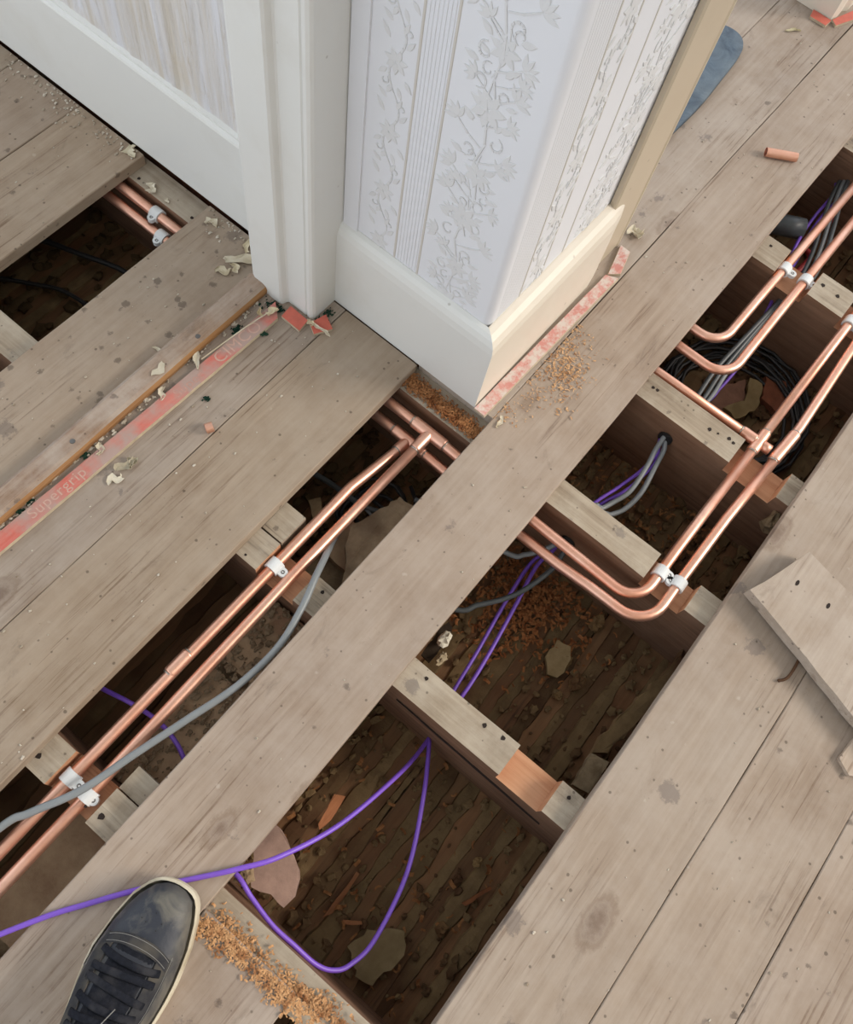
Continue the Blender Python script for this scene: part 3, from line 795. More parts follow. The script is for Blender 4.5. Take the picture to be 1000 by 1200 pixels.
h1 = thing('copper_pipe', (.593, 1.0, ZP - .01), 'copper pipe nearer the door in the upper left opening', 'pipe')
pipe(h1, [(.5955, 1.45, -.035), (.5955, .62, -.035)])
h2 = thing('copper_pipe', (.571, 1.0, ZQ - .01), 'lower copper pipe deeper in the upper left opening', 'pipe')
pipe(h2, [(.5755, 1.45, -.052), (.5755, .62, -.052)])
# offcuts
def open_tube(name, a, b, r, wall, mat, label, cat):
    a, b = Vector(a), Vector(b)
    v1, f1 = tube([a, b], r, 18, caps=False); v2, f2 = tube([a, b], r - wall, 18, caps=False); g = G()
    g.add(v1, f1); g.add(v2, [tuple(reversed(q)) for q in f2])
    for e in (0, 18):
        g.add([], []); g.f += [(e + k, e + (k + 1) % 18, 36 + e + (k + 1) % 18, 36 + e + k) if e else (e + (k + 1) % 18, e + k, 36 + e + k, 36 + e + (k + 1) % 18) for k in range(18)]; g.m += [0] * 18
    o = g.build(name, mat, smooth=False); tag(o, label, cat); return o
open_tube('copper_offcut', (1.462, .1775, PR + .0006), (1.495, .126, PR + .0006), PR, .001, COPPER, 'short copper pipe offcut lying on the centre floorboard at upper right', 'pipe offcut')
c = P(245, 500, .0085); open_tube('copper_offcut', (c.x - .006, c.y + .001, .0085), (c.x + .004, c.y - .004, .0085), .0078, .001, COPPER, 'tiny copper ring offcut on the left floorboards near the gripper rod', 'pipe offcut')

# ------------------------------------------------------------------ pipe clips
def clip(c, d, side, label, shift=.0, tab=.016):
    """saddle clip over a pipe at c, pipe direction d, screw tab on the given side"""
    c = Vector(c); d = Vector(d).normalized(); u = Vector((0, 0, 1)); s = u.cross(d) * side
    root = thing('pipe_clip', c - u * .011, label, 'pipe clip', 'white pipe clips')
    W = .0092; r0, r1 = PR + .0003, PR + .0036; n = 16; v = []; f = []
    for k in range(n + 1):
        a = math.radians(-35 + 250 * k / n)
        for w_ in (-W, W):
            for r_ in (r0, r1): v.append(c + d * w_ + (s * math.cos(a) + u * math.sin(a)) * r_)
    for k in range(n):
        q = 4 * k; f += [(q + 1, q + 3, q + 7, q + 5), (q, q + 4, q + 6, q + 2), (q, q + 1, q + 5, q + 4), (q + 2, q + 6, q + 7, q + 3)]
    f += [(0, 2, 3, 1), (4 * n, 4 * n + 1, 4 * n + 3, 4 * n + 2)]
    mk('band', v, f, PLASTIC_W, root)
    # screw tab: rounded lug standing beside the band
    W = .0072; poly = [(-W * .95, 0), (W * .95, 0)] + [(W * .95 * math.cos(a), tab * .55 + W * .95 * math.sin(a)) for a in [math.pi * k / 8 for k in range(9)]]
    base = c + s * (r1 * .72) + u * .0015 + d * shift
    fn = lambda p, t: base + d * p[0] + s * p[1] + u * t
    v, f = prism(poly, fn, -.004, .0035); tb = mk('screw_tab', v, f, PLASTIC_W, root)
    sc_ = base + s * tab * .5
    pts = lambda r_, z_: [sc_ + d * r_ * math.cos(a) + s * r_ * math.sin(a) + u * z_ for a in [2 * math.pi * k / 10 for k in range(10)]]
    g = G(); g.add(pts(.0032, .0036) + pts(.0026, .0042) + pts(.001, .0034), [(k, (k + 1) % 10, 10 + (k + 1) % 10, 10 + k) for k in range(10)] + [(10 + k, 10 + (k + 1) % 10, 20 + (k + 1) % 10, 20 + k) for k in range(10)] + [tuple(20 + k for k in range(10))])
    g.build('screw', STEEL, tb)
    return root
clip((-.126, .3195, ZP), (1, 0, 0), -1, 'white clip on the left pipe crossed by the grey cable')
clip((-.127, .2865, ZP), (1, 0, 0), -1, 'white clip on the right pipe just below the grey cable', tab=.004)
clip((.262, .3195, ZP), (1, 0, 0), -1, 'lone white clip on the left pipe at the notched joist with orange pine')
clip((.642, -.131, ZP), (1, 0, 0), -1, 'white clip on the inner pipe just past the lower bend', shift=.004, tab=.008)
clip((.645, -.1625, ZP), (1, 0, 0), 1, 'white clip on the outer pipe just past the lower bend', shift=-.005, tab=.008)
clip((1.292, .0135, ZP), (1, 0, 0), -1, 'white clip on the upper pipe nearest the centre board')
clip((1.297, -.030, ZP), (1, 0, 0), -1, 'white clip on the upper pipe beside the grey joist top')
clip((1.277, -.138, ZP), (1, 0, 0), -1, 'white clip at the right edge on the pipe from the tee', shift=.004, tab=.008)
clip((1.277, -.1675, ZP), (1, 0, 0), 1, 'white clip at the right edge on the outermost pipe', shift=-.005, tab=.008)
clip((.5955, .897, -.035), (0, 1, 0), 1, 'white clip on the pipe nearer the door in the upper left opening', tab=.008)
clip((.5755, .868, -.052), (0, 1, 0), 1, 'white clip on the deeper pipe in the upper left opening', tab=.008)

# ------------------------------------------------------------------ cables
def cable(pts, r, mat, label, name='cable', group=None, flat=1.0, n=10, sides=10):
    v, f = tube(spline(pts, n), r, sides, flat); o = mk(name, v, f, mat, smooth=True); tag(o, label, 'cable', group); return o
def PZ(px, py, z): return tuple(P(px, py, z))
cable([PZ(470, 545, -.17), PZ(440, 575, -.16), PZ(412, 606, -.12), PZ(398, 622, -.085), PZ(390, 634, -.060), PZ(381, 653, -.028), PZ(370, 676, -.0135), PZ(354, 712, -.0130), PZ(326, 758, -.012), PZ(279, 803, -.012), PZ(218, 844, -.014), PZ(156, 885, -.014), PZ(95, 926, -.0075), PZ(34, 953, -.012), PZ(0, 970, -.014), (-.36, .355, -.02), (-.7, .36, -.05)], .0052, CAB_GREY, 'thick grey cable lying over the left pair of copper pipes', flat=.8)
cable([(-.5, .345, .0045), (-.38, .285, .0045), PZ(0, 1095, .0042), PZ(60, 1072, .0042), PZ(100, 1060, .0042), PZ(160, 1043, .0042), PZ(225, 1030, .0042), PZ(280, 1018, .006), PZ(330, 1003, -.008), PZ(400, 965, -.05), PZ(470, 905, -.11), (.232, -.013, -.152), (.262, -.008, -.158), (.30, .003, -.165)], .0034, CAB_PURPLE, 'purple cable running from the left under the shoe toe into the joist hole')
cable([(.30, -.004, -.168), (.262, -.012, -.163), (.232, -.0145, -.158), PZ(503, 872, -.15), PZ(497, 930, -.135), PZ(478, 1020, -.12), PZ(440, 1100, -.105), PZ(410, 1131, -.09), PZ(390, 1137, -.08), PZ(370, 1130, -.07), PZ(345, 1108, -.055), PZ(320, 1085, -.045), PZ(295, 1052, -.035), PZ(280, 1028, -.03), (-.075, .11, -.04), (-.062, .16, -.05)], .0034, CAB_PURPLE, 'purple cable hanging in a loop down over the shavings-covered joist')
cable([(.262, -.008, -.158), PZ(533, 808, -.16), PZ(560, 763, -.165), PZ(590, 710, -.165), PZ(620, 663, -.16), (.606, .028, -.15), (.64, .03, -.145), (.70, .02, -.13)], .0034, CAB_PURPLE, 'left one of two purple cables over the bay with orange shavings')
cable([(.262, -.012, -.163), PZ(545, 811, -.15), PZ(572, 768, -.155), PZ(603, 712, -.155), PZ(628, 665, -.15), (.606, .02, -.138), (.64, .02, -.135), (.70, .01, -.12)], .0034, CAB_PURPLE, 'right one of two purple cables over the bay with orange shavings')
cable([(.52, .25, -.13), PZ(590, 646, -.13), PZ(615, 650, -.125), PZ(640, 643, -.11), PZ(655, 636, -.095), (.606, .012, -.085), (.64, .012, -.08), (.70, .01, -.09)], .0045, CAB_GREY, 'grey cable bowing out from the centre board to the black sleeve')
cable([(.38, .20, -.14), PZ(532, 714, -.14), PZ(560, 709, -.135), PZ(590, 702, -.13), PZ(615, 691, -.125), PZ(647, 667, -.115), (.600, .004, -.105), (.64, .006, -.1), (.70, 0, -.1)], .0045, CAB_DGREY, 'dark grey cable crossing below the purple pair')
cable([(.64, .012, -.08), (.70, .005, -.10), PZ(705, 596, -.11), PZ(720, 588, -.11), PZ(739, 575, -.10), PZ(758, 547, -.088), PZ(768, 528, -.078), (.868, -.006, -.066), (.90, -.005, -.066), (.96, 0, -.08)], .0044, CAB_GREY, 'left grey cable curving out of the hole in the papery grey joist')
cable([(.64, .006, -.1), (.70, -.005, -.11), PZ(716, 603, -.115), PZ(733, 596, -.115), PZ(752, 577, -.105), PZ(768, 547, -.093), PZ(778, 528, -.083), (.868, -.012, -.074), (.90, -.01, -.074), (.96, 0, -.09)], .0044, CAB_GREY, 'right grey cable curving out of the hole in the papery grey joist')
cable([(.64, .03, -.145), PZ(696, 590, -.12), PZ(725, 571, -.11), PZ(752, 551, -.1), PZ(768, 533, -.088), (.868, -.003, -.078), (.90, 0, -.078), (.96, .01, -.1)], .003, CAB_PURPLE, 'upper purple strand beside the two grey cables in the middle bay')
cable([(.64, .02, -.135), PZ(703, 592, -.125), PZ(730, 577, -.115), PZ(750, 561, -.105), PZ(769, 540, -.093), (.868, -.005, -.085), (.90, -.005, -.085), (.96, 0, -.1)], .003, CAB_PURPLE, 'lower purple strand beside the two grey cables in the middle bay')
for i, (dx, z, mt, lb) in enumerate(((0, -.085, CAB_DGREY, 'left dark grey cable under the upper bends'), (7, -.092, CAB_DGREY, 'middle dark grey cable under the upper bends'), (13, -.098, CAB_GREY, 'right lighter grey cable under the upper bends'))):
    cable([(.90, -.005, -.07 - .006 * i), PZ(812 + dx * 1.2, 472, z), PZ(838 + dx, 434 + dx * .3, z), PZ(868 + dx * .8, 401, z + .01), PZ(895 + dx * .5, 372, z + .015), PZ(912 + dx * .3, 354, -.072), (1.30, -.014 - .006 * i, -.07)], .0042, mt, lb)
cable([(.90, 0, -.08), PZ(830, 470, -.115), PZ(843, 456, -.115), PZ(855, 443, -.112), PZ(866, 428, -.108), PZ(885, 392, -.1), (1.262, -.006, -.085), (1.30, 0, -.085)], .0032, CAB_PURPLE, 'purple cable beside the grey cables under the upper bends')
for i, (dx, z, mt, lb) in enumerate(((0, -.09, CAB_DGREY, 'leftmost grey cable between the two upper pipes'), (8, -.085, CAB_GREY, 'middle grey cable between the two upper pipes'), (15, -.08, CAB_DGREY, 'rightmost grey cable between the two upper pipes'))):
    cable([(1.30, -.014 - .006 * i, -.07), PZ(938 + dx, 326, z), PZ(952 + dx, 298, z), PZ(962 + dx, 268, z), PZ(972 + dx, 238 - i * 3, z), PZ(985 + dx * .8, 212 - i * 3, z), PZ(1000 + dx * .4, 196, z), (1.80, .03 - .01 * i, -.07)], .0044, mt, lb)
cable([(1.30, 0, -.085), PZ(925, 305, -.1), PZ(940, 275, -.1), PZ(958, 250, -.1), PZ(978, 226, -.1), (1.66, .05, -.1), (1.8, .06, -.1)], .0032, CAB_PURPLE, 'left purple strand near the upper right notch')
cable([(1.30, .006, -.09), PZ(933, 307, -.105), PZ(948, 276, -.105), PZ(964, 253, -.105), PZ(984, 230, -.105), (1.68, .04, -.1), (1.8, .05, -.1)], .0032, CAB_PURPLE, 'right purple strand near the upper right notch')
cable([(1.33, .0, -.12), PZ(938, 315, -.12), PZ(950, 300, -.12), (1.48, .02, -.13), (1.6, .0, -.14)], .006, CAB_RED, 'short stretch of red cable under the upper pipes')
cable([PZ(100, 796, -.12), PZ(120, 807, -.08), PZ(155, 825, -.07), PZ(185, 845, -.07), PZ(205, 868, -.075), PZ(216, 890, -.08), PZ(228, 925, -.085)], .0034, CAB_PURPLE, 'purple cable dipping below the left pipes by the bricks')
cable([PZ(350, 545, -.17), PZ(385, 565, -.16), PZ(430, 595, -.15), PZ(470, 605, -.15), PZ(500, 620, -.15)], .005, CAB_DGREY, 'grey cable low in the bay under the pipe tees')
cable([PZ(415, 585, -.16), PZ(432, 600, -.15), PZ(445, 617, -.14), PZ(450, 632, -.14), PZ(452, 660, -.15)], .003, CAB_GREY, 'thin grey wire arching low in the bay under the pipe tees')
# black sleeves where cables pass a joist
for (c, lb) in (((.609, .010, -.084), 'black rubber grommet where cables enter the joist at the lower bend'), ((.869, -.009, -.070), 'black rubber grommet around the grey cables in the grey joist')):
    g = G(); v, f = tube([(c[0] - .003, c[1], c[2]), (c[0] + .002, c[1], c[2])], .013, 14); g.add(v, f)
    tag(g.build('grommet', BLACK), lb, 'grommet')
# coils of black cable resting on the ceiling
def coil(cx, cy, z, r, turns, seed, label, rr=.0035):
    R = random.Random(seed); pts = []; N = 18; ph = [R.uniform(0, 6.28) for _ in range(turns + 1)]; ex = [R.uniform(-.026, .026) for _ in range(turns + 1)]; ey = [R.uniform(-.012, .012) for _ in range(turns + 1)]; er = [R.uniform(-.028, .02) for _ in range(turns + 1)]
    for k in range(turns * N):
        t = k / N; i = int(t); q = t - i
        L = lambda a: a[i] * (1 - q) + a[i + 1] * q
        a = 2 * math.pi * t
        pts.append((cx + L(ex) + (r + L(er)) * math.cos(a), cy + L(ey) + (r + L(er)) * math.sin(a), z + .012 * math.sin(a * 1.0 + seed) * .5 + .0042 * (i % 4) + .003))
    v, f = tube(pts, rr, 8); o = mk('cable_coil', v, f, CAB_BLACK, smooth=True); tag(o, label, 'cable'); return o
coil(1.10, -.075, Z_CEIL + .018, .128, 9, 4, 'black cable coiled on the ceiling below the upper bends')
cable([(.30, 1.16, -.16), (.36, 1.10, -.17), (.40, 1.05, -.18), (.43, 1.00, -.185), (.44, .93, -.19), (.43, .86, -.19)], .004, CAB_BLACK, 'left dark cable deep in the upper left opening')
cable([(.42, 1.16, -.16), (.47, 1.10, -.165), (.50, 1.03, -.17), (.53, .95, -.175), (.535, .86, -.18)], .005, CAB_BLACK, 'right dark cable deep in the upper left opening')
coil(.475, .30, Z_CEIL + .02, .06, 4, 9, 'small dark cable coil in the bay under the pipe tees')
# dark grey conduit in the far bay
v, f = tube([(1.40, .16, -.10), (1.46, .062, -.10), (1.475, .035, -.10)], .021, 16); tag(mk('conduit', v, f, CAB_DGREY, smooth=True), 'dark grey conduit end poking from below the centre board', 'conduit')

# ------------------------------------------------------------------ loose boards
def loose_board(name, corners, z0, z1, label, tint, seed):
    pl = jag(corners, seed, .0012, .03); v, f = plate(pl, z0, z1)
    o = mk(name, v, f, BOARD); tag(o, label, 'board'); o.color = (*tint, 1); return o
d = Vector((-.275, -.961)).normalized(); w = Vector((.945, -.327)).normalized(); c0 = Vector((.677, -.2430))
def q_(a, b): p = c0 + d * a + w * b; return (p.x, p.y)
ob = loose_board('board_offcut', [q_(0, 0), q_(.58, 0), q_(.58, .150), q_(.10, .150), q_(.085, .128), q_(.0, .122)][::-1], .0085, .030, 'pale weathered floorboard offcut lying across the right-hand boards', (1.04, 1.04, 1.03), 3)
ob2 = loose_board('board_offcut', [(.561, -.474), (.549, -.497), (.60, -.57), (.74, -.52), (.68, -.43), (.63, -.485)][::-1], .0006, .0080, 'small pale offcut peeping in at the right edge below the larger offcut', (1.2, 1.18, 1.14), 5)
# nail holes and a split line of the offcut
g = G()
for (px, py) in ((935, 683), (971, 710)):
    c = P(px, py, .0302); pts = [(c.x + .006 * math.cos(a) * .9, c.y + .0028 * math.sin(a), c.z) for a in [2 * math.pi * k / 8 for k in range(8)]]
    g.add(pts + [(p[0], p[1], p[2] - .002) for p in pts], [tuple(range(8))] + [(i, 8 + i, 8 + (i + 1) % 8, (i + 1) % 8) for i in range(8)])
tag(g.build('nail_holes', NAILHOLE, ob), kind='stuff')
v, f = tube(spline([PZ(937, 772, .004), PZ(930, 785, .006), PZ(922, 795, .005), PZ(912, 798, .003)]), [.0035] * 5 + [.003] * 10 + [.0025] * 10 + [.0015] * 6, 6) if False else tube(spline([PZ(937, 772, .004), PZ(930, 785, .006), PZ(922, 795, .005), PZ(912, 798, .003)]), .0022, 6)
sp_ = mk('wood_splinter', v, f, CHIP, smooth=True); sp_.color = (.28, .32, .36, 1); tag(sp_, 'bent dark splinter sticking out from under the large offcut', 'splinter')

# blue-grey pad beyond the wall end
pad = [(1.30, .340), (1.385, .334), (1.475, .333), (1.56, .339), (1.640, .346), (1.675, .357), (1.694, .378), (1.694, .405), (1.680, .43), (1.64, .455), (1.56, .475), (1.46, .485), (1.36, .47), (1.30, .44), (1.28, .39)]
sp = spline([(p[0], p[1], 0) for p in pad + [pad[0]]], 5)[:-1]
n = len(sp); cx = sum(p.x for p in sp) / n; cy = sum(p.y for p in sp) / n; v = []; f = []
for (s_, z) in ((1, .0006), (1.0, .009), (.985, .0125), (.8, .0135), (.5, .012), (.2, .0125)):
    v += [(cx + (p.x - cx) * s_, cy + (p.y - cy) * s_, z + (.0018 * noise.noise(Vector((p.x * 30 * s_, p.y * 30, s_ * 3))) if z > .01 else 0)) for p in sp]
for r_ in range(5): f += [(r_ * n + i, r_ * n + (i + 1) % n, r_ * n + n + (i + 1) % n, r_ * n + n + i) for i in range(n)]
f += [tuple(5 * n + i for i in range(n)), tuple(reversed(range(n)))]
o = mk('kneeling_pad', v, f, PAD, smooth=True); tag(o, 'blue-grey pad with a rounded end on the floor beyond the papered corner', 'pad')

# ------------------------------------------------------------------ shoe
T = Vector((-.118, .108)); hd = Vector((.966, .258)); rt = Vector((.258, -.966))
def SH(s, t, z): return Vector((T.x - hd.x * s + rt.x * t, T.y - hd.y * s + rt.y * t, z + .0095 * max(0.0, 1 - s / .085)))
Ls = [(0, -.012), (.0022, -.026), (.010, -.038), (.030, -.0515), (.063, -.0615), (.10, -.0670), (.13, -.0655), (.18, -.0565), (.225, -.049), (.262, -.043), (.281, -.032), (.288, -.018)]
Rs = [(0, -.004), (.0022, .012), (.010, .0235), (.030, .0325), (.063, .0405), (.10, .0435), (.13, .0430), (.18, .0350), (.225, .0265), (.262, .0215), (.281, .0105), (.288, -.008)]
def ip(tab, s):
    for (a, b), (c, e) in zip(tab[:-1], tab[1:]):
        if s <= c: return b + (e - b) * max(0, s - a) / (c - a)
    return tab[-1][1]
shoe = thing('shoe', (-.25, .07, .0008), 'dark navy lace-up leather shoe with a cream rubber sole on the floorboards', 'shoe')
st = [0, .0015, .004, .008, .014, .022, .032, .045, .06, .08, .10, .12, .14, .16, .18, .20, .22, .24, .258, .272, .281, .286, .288]
outline = [(s_, ip(Ls, s_)) for s_ in st] + [(s_, ip(Rs, s_)) for s_ in reversed(st)]
n = len(outline); cs = .14; ct = -.012; v = []; f = []
for (k, z) in ((.975, .0008), (1.0, .004), (1.0, .0105), (.992, .0115), (.992, .013), (1.0, .0142), (1.0, .024), (.985, .0265), (.955, .027)):
    v += [SH(cs + (a - cs) * (1 - (1 - k) * .6), ct + (b - ct) * k, z) for a, b in outline]
for r_ in range(8): f += [(r_ * n + i, r_ * n + (i + 1) % n, r_ * n + n + (i + 1) % n, r_ * n + n + i) for i in range(n)]
f += [tuple(range(n)), tuple(8 * n + i for i in reversed(range(n)))]
mk('sole', v, [tuple(reversed(q)) for q in f], SOLE, shoe, smooth=True)
# upper: lofted rings, height profile along the length
Hs = [(0, .030), (.004, .036), (.012, .045), (.03, .0545), (.06, .0610), (.09, .0690), (.12, .0790), (.16, .0900), (.20, .0980), (.25, .0980), (.288, .0960)]
def up_pt(s_, k, off=0):
    """k in -1..1 across the shoe from left to right"""
    a, b = ip(Ls, max(.0, s_)), ip(Rs, max(.0, s_)); cen = (a + b) / 2; hw = (b - a) / 2 - (.0048 + .0010 * max(0, 1 - s_ / .12))
    h = ip(Hs, s_) - .024
    ang = k * math.pi / 2
    t = math.copysign(abs(math.sin(ang)) ** .92, k); zz = max(0.0, math.cos(ang)) ** .72
    return SH(s_ + .0045 * (1 - s_ / .144) * 1.0, cen + (hw + off) * t, .0245 + (h + off) * zz)
ss = [0, .002, .005, .01, .017, .026, .038, .05, .065, .08, .095, .11, .125, .14, .155, .17, .185, .2, .215, .23, .245, .26, .272, .281, .286, .288]
K = 28; v = []; f = []
for s_ in ss:
    for k in range(K + 1): v.append(up_pt(s_, -1 + 2 * k / K))
hole_a, hole_b = .185, .272
for i in range(len(ss) - 1):
    for k in range(K):
        kk = abs(-1 + 2 * (k + .5) / K)
        if hole_a < ss[i] < hole_b and kk < .5: continue
        a = i * (K + 1) + k; f.append((a, a + 1, a + K + 2, a + K + 1))
f += [tuple(range(K + 1)), tuple((len(ss) - 1) * (K + 1) + k for k in reversed(range(K + 1)))]
mk('upper', v, f, LEATHER, shoe, smooth=True)
def patch(name, s0, s1, k0f, k1f, off, mat, parent, ns=14, nk=8, th=.0016, bend=0.0):
    v = []; f = []
    for lay in (0, 1):
        for i in range(ns + 1):
            s_ = s0 + (s1 - s0) * i / ns
            for j in range(nk + 1):
                k = k0f(s_) + (k1f(s_) - k0f(s_)) * j / nk; v.append(up_pt(s_ + bend * k * k, k, off + (th if lay else 0)))
    N = (ns + 1) * (nk + 1)
    for i in range(ns):
        for j in range(nk): a = N + i * (nk + 1) + j; f.append((a, a + 1, a + nk + 2, a + nk + 1))
    for i in range(ns):
        for j in (0, nk): a = i * (nk + 1) + j; f.append((a, a + nk + 1, N + a + nk + 1, N + a))
    for j in range(nk):
        for i in (0, ns): a = i * (nk + 1) + j; f.append((a, a + 1, N + a + 1, N + a))
    return mk(name, v, f, mat, parent, smooth=False)
patch('tongue', .079, .20, lambda s_: -.30, lambda s_: .30, -.001, LACE, shoe, th=.0012)
eyL = patch('eyestay', .074, .20, lambda s_: -.62, lambda s_: -.34 - .04 * (s_ > .08), .0004, SUEDE, shoe, th=.0022)
eyR = patch('eyestay', .074, .20, lambda s_: .33, lambda s_: .60, .0004, SUEDE, shoe, th=.0022)
patch('vamp_edge', .064, .077, lambda s_: -.56, lambda s_: .54, .0004, SUEDE, shoe, ns=4, nk=20, th=.0024, bend=.035)
def seam(s_k, name='stitching', off=.0030):
    v, f = tube([up_pt(a, b, off) for a, b in s_k], .00032, 5); return mk(name, v, f, THREAD, shoe)
seam([(.066 + .035 * (-.53 + 1.06 * k / 20) ** 2, -.53 + 1.06 * k / 20) for k in range(21)]); seam([(.0745 + .035 * (-.5 + 1.0 * k / 20) ** 2, -.5 + 1.0 * k / 20) for k in range(21)])
seam([(.07 + .12 * k / 12, .57) for k in range(13)])
seam([(.108 + .010 * math.sin(k / 12 * 3), -.60 - .36 * k / 12) for k in range(13)], off=.001)
for i in range(7):
    s_ = .090 + .0165 * i
    for e in (eyL, eyR):
        k = -.43 if e is eyL else .43
        c = up_pt(s_, k, .0024); v, f = tube([c - Vector((0, 0, .0006)), c + Vector((0, 0, .0012))], .0021, 8); mk('eyelet', v, f, BLACK, e)
    pts = [up_pt(s_ + .003 * math.sin(i * 2.1 + j * .3), -.47 + .94 * j / 10, .0026 + .0022 * math.sin(math.pi * j / 10)) for j in range(11)]
    v, f = tube(pts, .0044, 8, .4); mk('lace', v, f, LACE, shoe, smooth=True)
    if i < 0:
        pts = [up_pt(s_ + .0165 * j / 10, (-.40 + .8 * j / 10) * (1 if i % 2 else -1), .0018 + .002 * math.sin(math.pi * j / 10)) for j in range(11)]
        v, f = tube(pts, .0034, 8, .45); mk('lace', v, f, LACE, shoe, smooth=True)
# punched holes of the toe
g = G()
for (s_, k) in ((.035, -.02), (.043, .14), (.048, -.1), (.052, .1), (.046, -.2)):
    c = up_pt(s_, k, .0002); v, f = tube([c, c + Vector((0, 0, .0004))], .0008, 6); g.add(v, f)
tag(g.build('vent_holes', BLACK, shoe), kind='stuff')
# knot and loose lace end
v, f = lump(up_pt(.178, -.05, .008), (.009, .008, .005), 3, .3); mk('lace_knot', v, f, LACE, shoe, smooth=True)
v, f = tube(spline([up_pt(.135, .12, .0085), up_pt(.15, .07, .0095), up_pt(.165, .02, .0095), up_pt(.176, -.03, .012)]), .0006, 5); mk('loose_thread', v, f, THREAD, shoe)

# ------------------------------------------------------------------ rubble, plaster and chips
def slab(name, px, z, th, mat, label, cat, seed, tilt=(0, 0), tint=(1, 1, 1), amp=.003, pts=None):
    pl = [tuple(P(a, b, z))[:2] for a, b in px] if pts is None else pts
    pl = jag(pl, seed, amp, .010); cx = sum(p[0] for p in pl) / len(pl); cy = sum(p[1] for p in pl) / len(pl)
    v, f = plate(pl, 0, th); R = random.Random(seed)
    v = [(p[0], p[1], z + p[2] + (p[0] - cx) * tilt[0] + (p[1] - cy) * tilt[1] + R.uniform(-1, 1) * th * .06) for p in v]
    o = mk(name, v, f, mat); tag(o, label, cat); o.color = (*tint, 1); return o
ZC = Z_CEIL + .012
slab('plaster_piece', [(408, 1108), (433, 1088), (472, 1090), (476, 1108), (466, 1128), (448, 1140), (437, 1157), (418, 1145), (412, 1128)], ZC, .008, PLASTER_PALE, 'pale jagged plaster piece on the laths inside the purple loop', 'plaster', 3, (.03, -.02))
slab('plaster_piece', [(298, 985), (325, 965), (345, 1003), (353, 1020), (345, 1050), (335, 1063), (318, 1050), (296, 1040)], -.10, .012, PLASTER_PINK, 'pinkish grey plaster slab beside the centre board under the purple cable', 'plaster', 5, (-.1, .15), amp=.002)
slab('plaster_piece', [(798, 764), (785, 800), (742, 850), (706, 885), (690, 884), (700, 866), (735, 828), (765, 800)], -.155, .02, PLASTER, 'long brown plaster fragment under the edge of the right-hand boards', 'plaster', 8, (0, .35), (1.3, 1.3, 1.3))
slab('timber_piece', [(690, 884), (712, 894), (688, 930), (668, 920)], -.12, .014, RUBBLE, 'flat tan timber piece beside the notched joist end under the right boards', 'timber', 12, (0, .1), (1.1, 1.1, 1.05), .001)
slab('plaster_piece', [(640, 770), (652, 752), (668, 760), (664, 782), (652, 796), (642, 790)], ZC + .004, .009, PLASTER_PALE, 'leaf-shaped tan plaster flake in the middle of the lath bay', 'plaster', 14, (.1, -.1), (1.05, 1, .95))
slab('wood_chip', [(372, 966), (392, 932), (405, 933), (388, 962), (374, 973)], -.12, .006, CHIP, 'orange wood chip near the centre board in the front bay', 'wood chip', 15, (.05, .05), (1.1, 1, .95), .001)
slab('wood_chip', [(378, 1075), (418, 1022), (422, 1024), (390, 1070)], ZC, .004, CHIP, 'long thin brown sliver on the laths of the front bay', 'wood chip', 16, (.02, 0), (.7, .68, .66), .001)
slab('wood_chip', [(402, 1078), (424, 1080), (424, 1083), (402, 1083)], ZC, .004, CHIP, 'short orange sliver on the laths above the pale plaster piece', 'wood chip', 17, (0, .05), (.9, .85, .8), .001)
slab('wood_chip', [(541, 1058), (574, 1038), (576, 1042), (545, 1062)], ZC, .005, CHIP, 'reddish stick near the right-hand boards in the front bay', 'wood chip', 18, (0, .05), (.7, .6, .55), .001)
slab('wood_chip', [(820, 505), (832, 560), (846, 568), (838, 545)], -.13, .005, CHIP, 'pale splinter standing beside the notched grey joist', 'wood chip', 19, (0, .3), (1.1, 1.05, 1), .001)
slab('plaster_piece', [(878, 445), (893, 452), (886, 478), (872, 490), (858, 492), (848, 480), (870, 470)], ZC + .01, .008, PLASTER_PALE, 'yellowish curved plaster shard inside the black cable coil', 'plaster', 21, (0, .05), (1.0, .95, .85))
slab('plaster_piece', [(845, 455), (868, 450), (873, 480), (845, 498), (826, 486)], ZC, .01, PLASTER_PINK, 'brown brick-like fragment inside the black cable coil', 'plaster', 22, (.1, .05), (.9, .72, .6))
slab('plaster_piece', [(895, 445), (915, 452), (925, 478), (905, 486), (890, 470)], ZC, .014, BRICK, 'reddish broken lump at the right inside the black cable coil', 'plaster', 23, (.1, -.1), (1.1, 1, .9))
slab('plaster_piece', [(410, 625), (470, 585), (500, 610), (430, 690), (400, 690)], -.10, .02, RUBBLE, 'smooth grey mortar ledge below the grey cable bend', 'plaster', 24, (-.15, .05), (1.25, 1.25, 1.25), .003)
slab('timber_piece', [(362, 592), (375, 588), (380, 610), (368, 615)], -.12, .02, RUBBLE, 'small pale wood block low under the left pipes', 'timber', 25, (0, 0), (.9, .85, .75), .001)
slab('slate_piece', [(493, 768), (515, 738), (525, 730), (530, 738), (512, 768), (503, 778)], -.135, .006, RUBBLE, 'dark slate fragment at the edge of the centre board by the bay with purple cables', 'slate', 26, (0, -.15), (.3, .3, .32), .001)
def lump_thing(name, c, r, seed, mat, label, cat, rough=.45, tint=(1, 1, 1)):
    v, f = lump(c, r, seed, rough); o = mk(name, v, f, mat, smooth=False); tag(o, label, cat); o.color = (*tint, 1); return o
c = P(521, 749, -.115); lump_thing('plaster_lump', c, (.014, .010, .010), 3, FLAKE, 'white crumpled plaster lump beside the centre board', 'plaster', tint=(.95, .97, 1))
c = P(517, 772, -.12); lump_thing('plaster_lump', c, (.012, .007, .008), 7, FLAKE, 'small greyish plaster lump below the white crumpled one', 'plaster', tint=(.7, .66, .6))
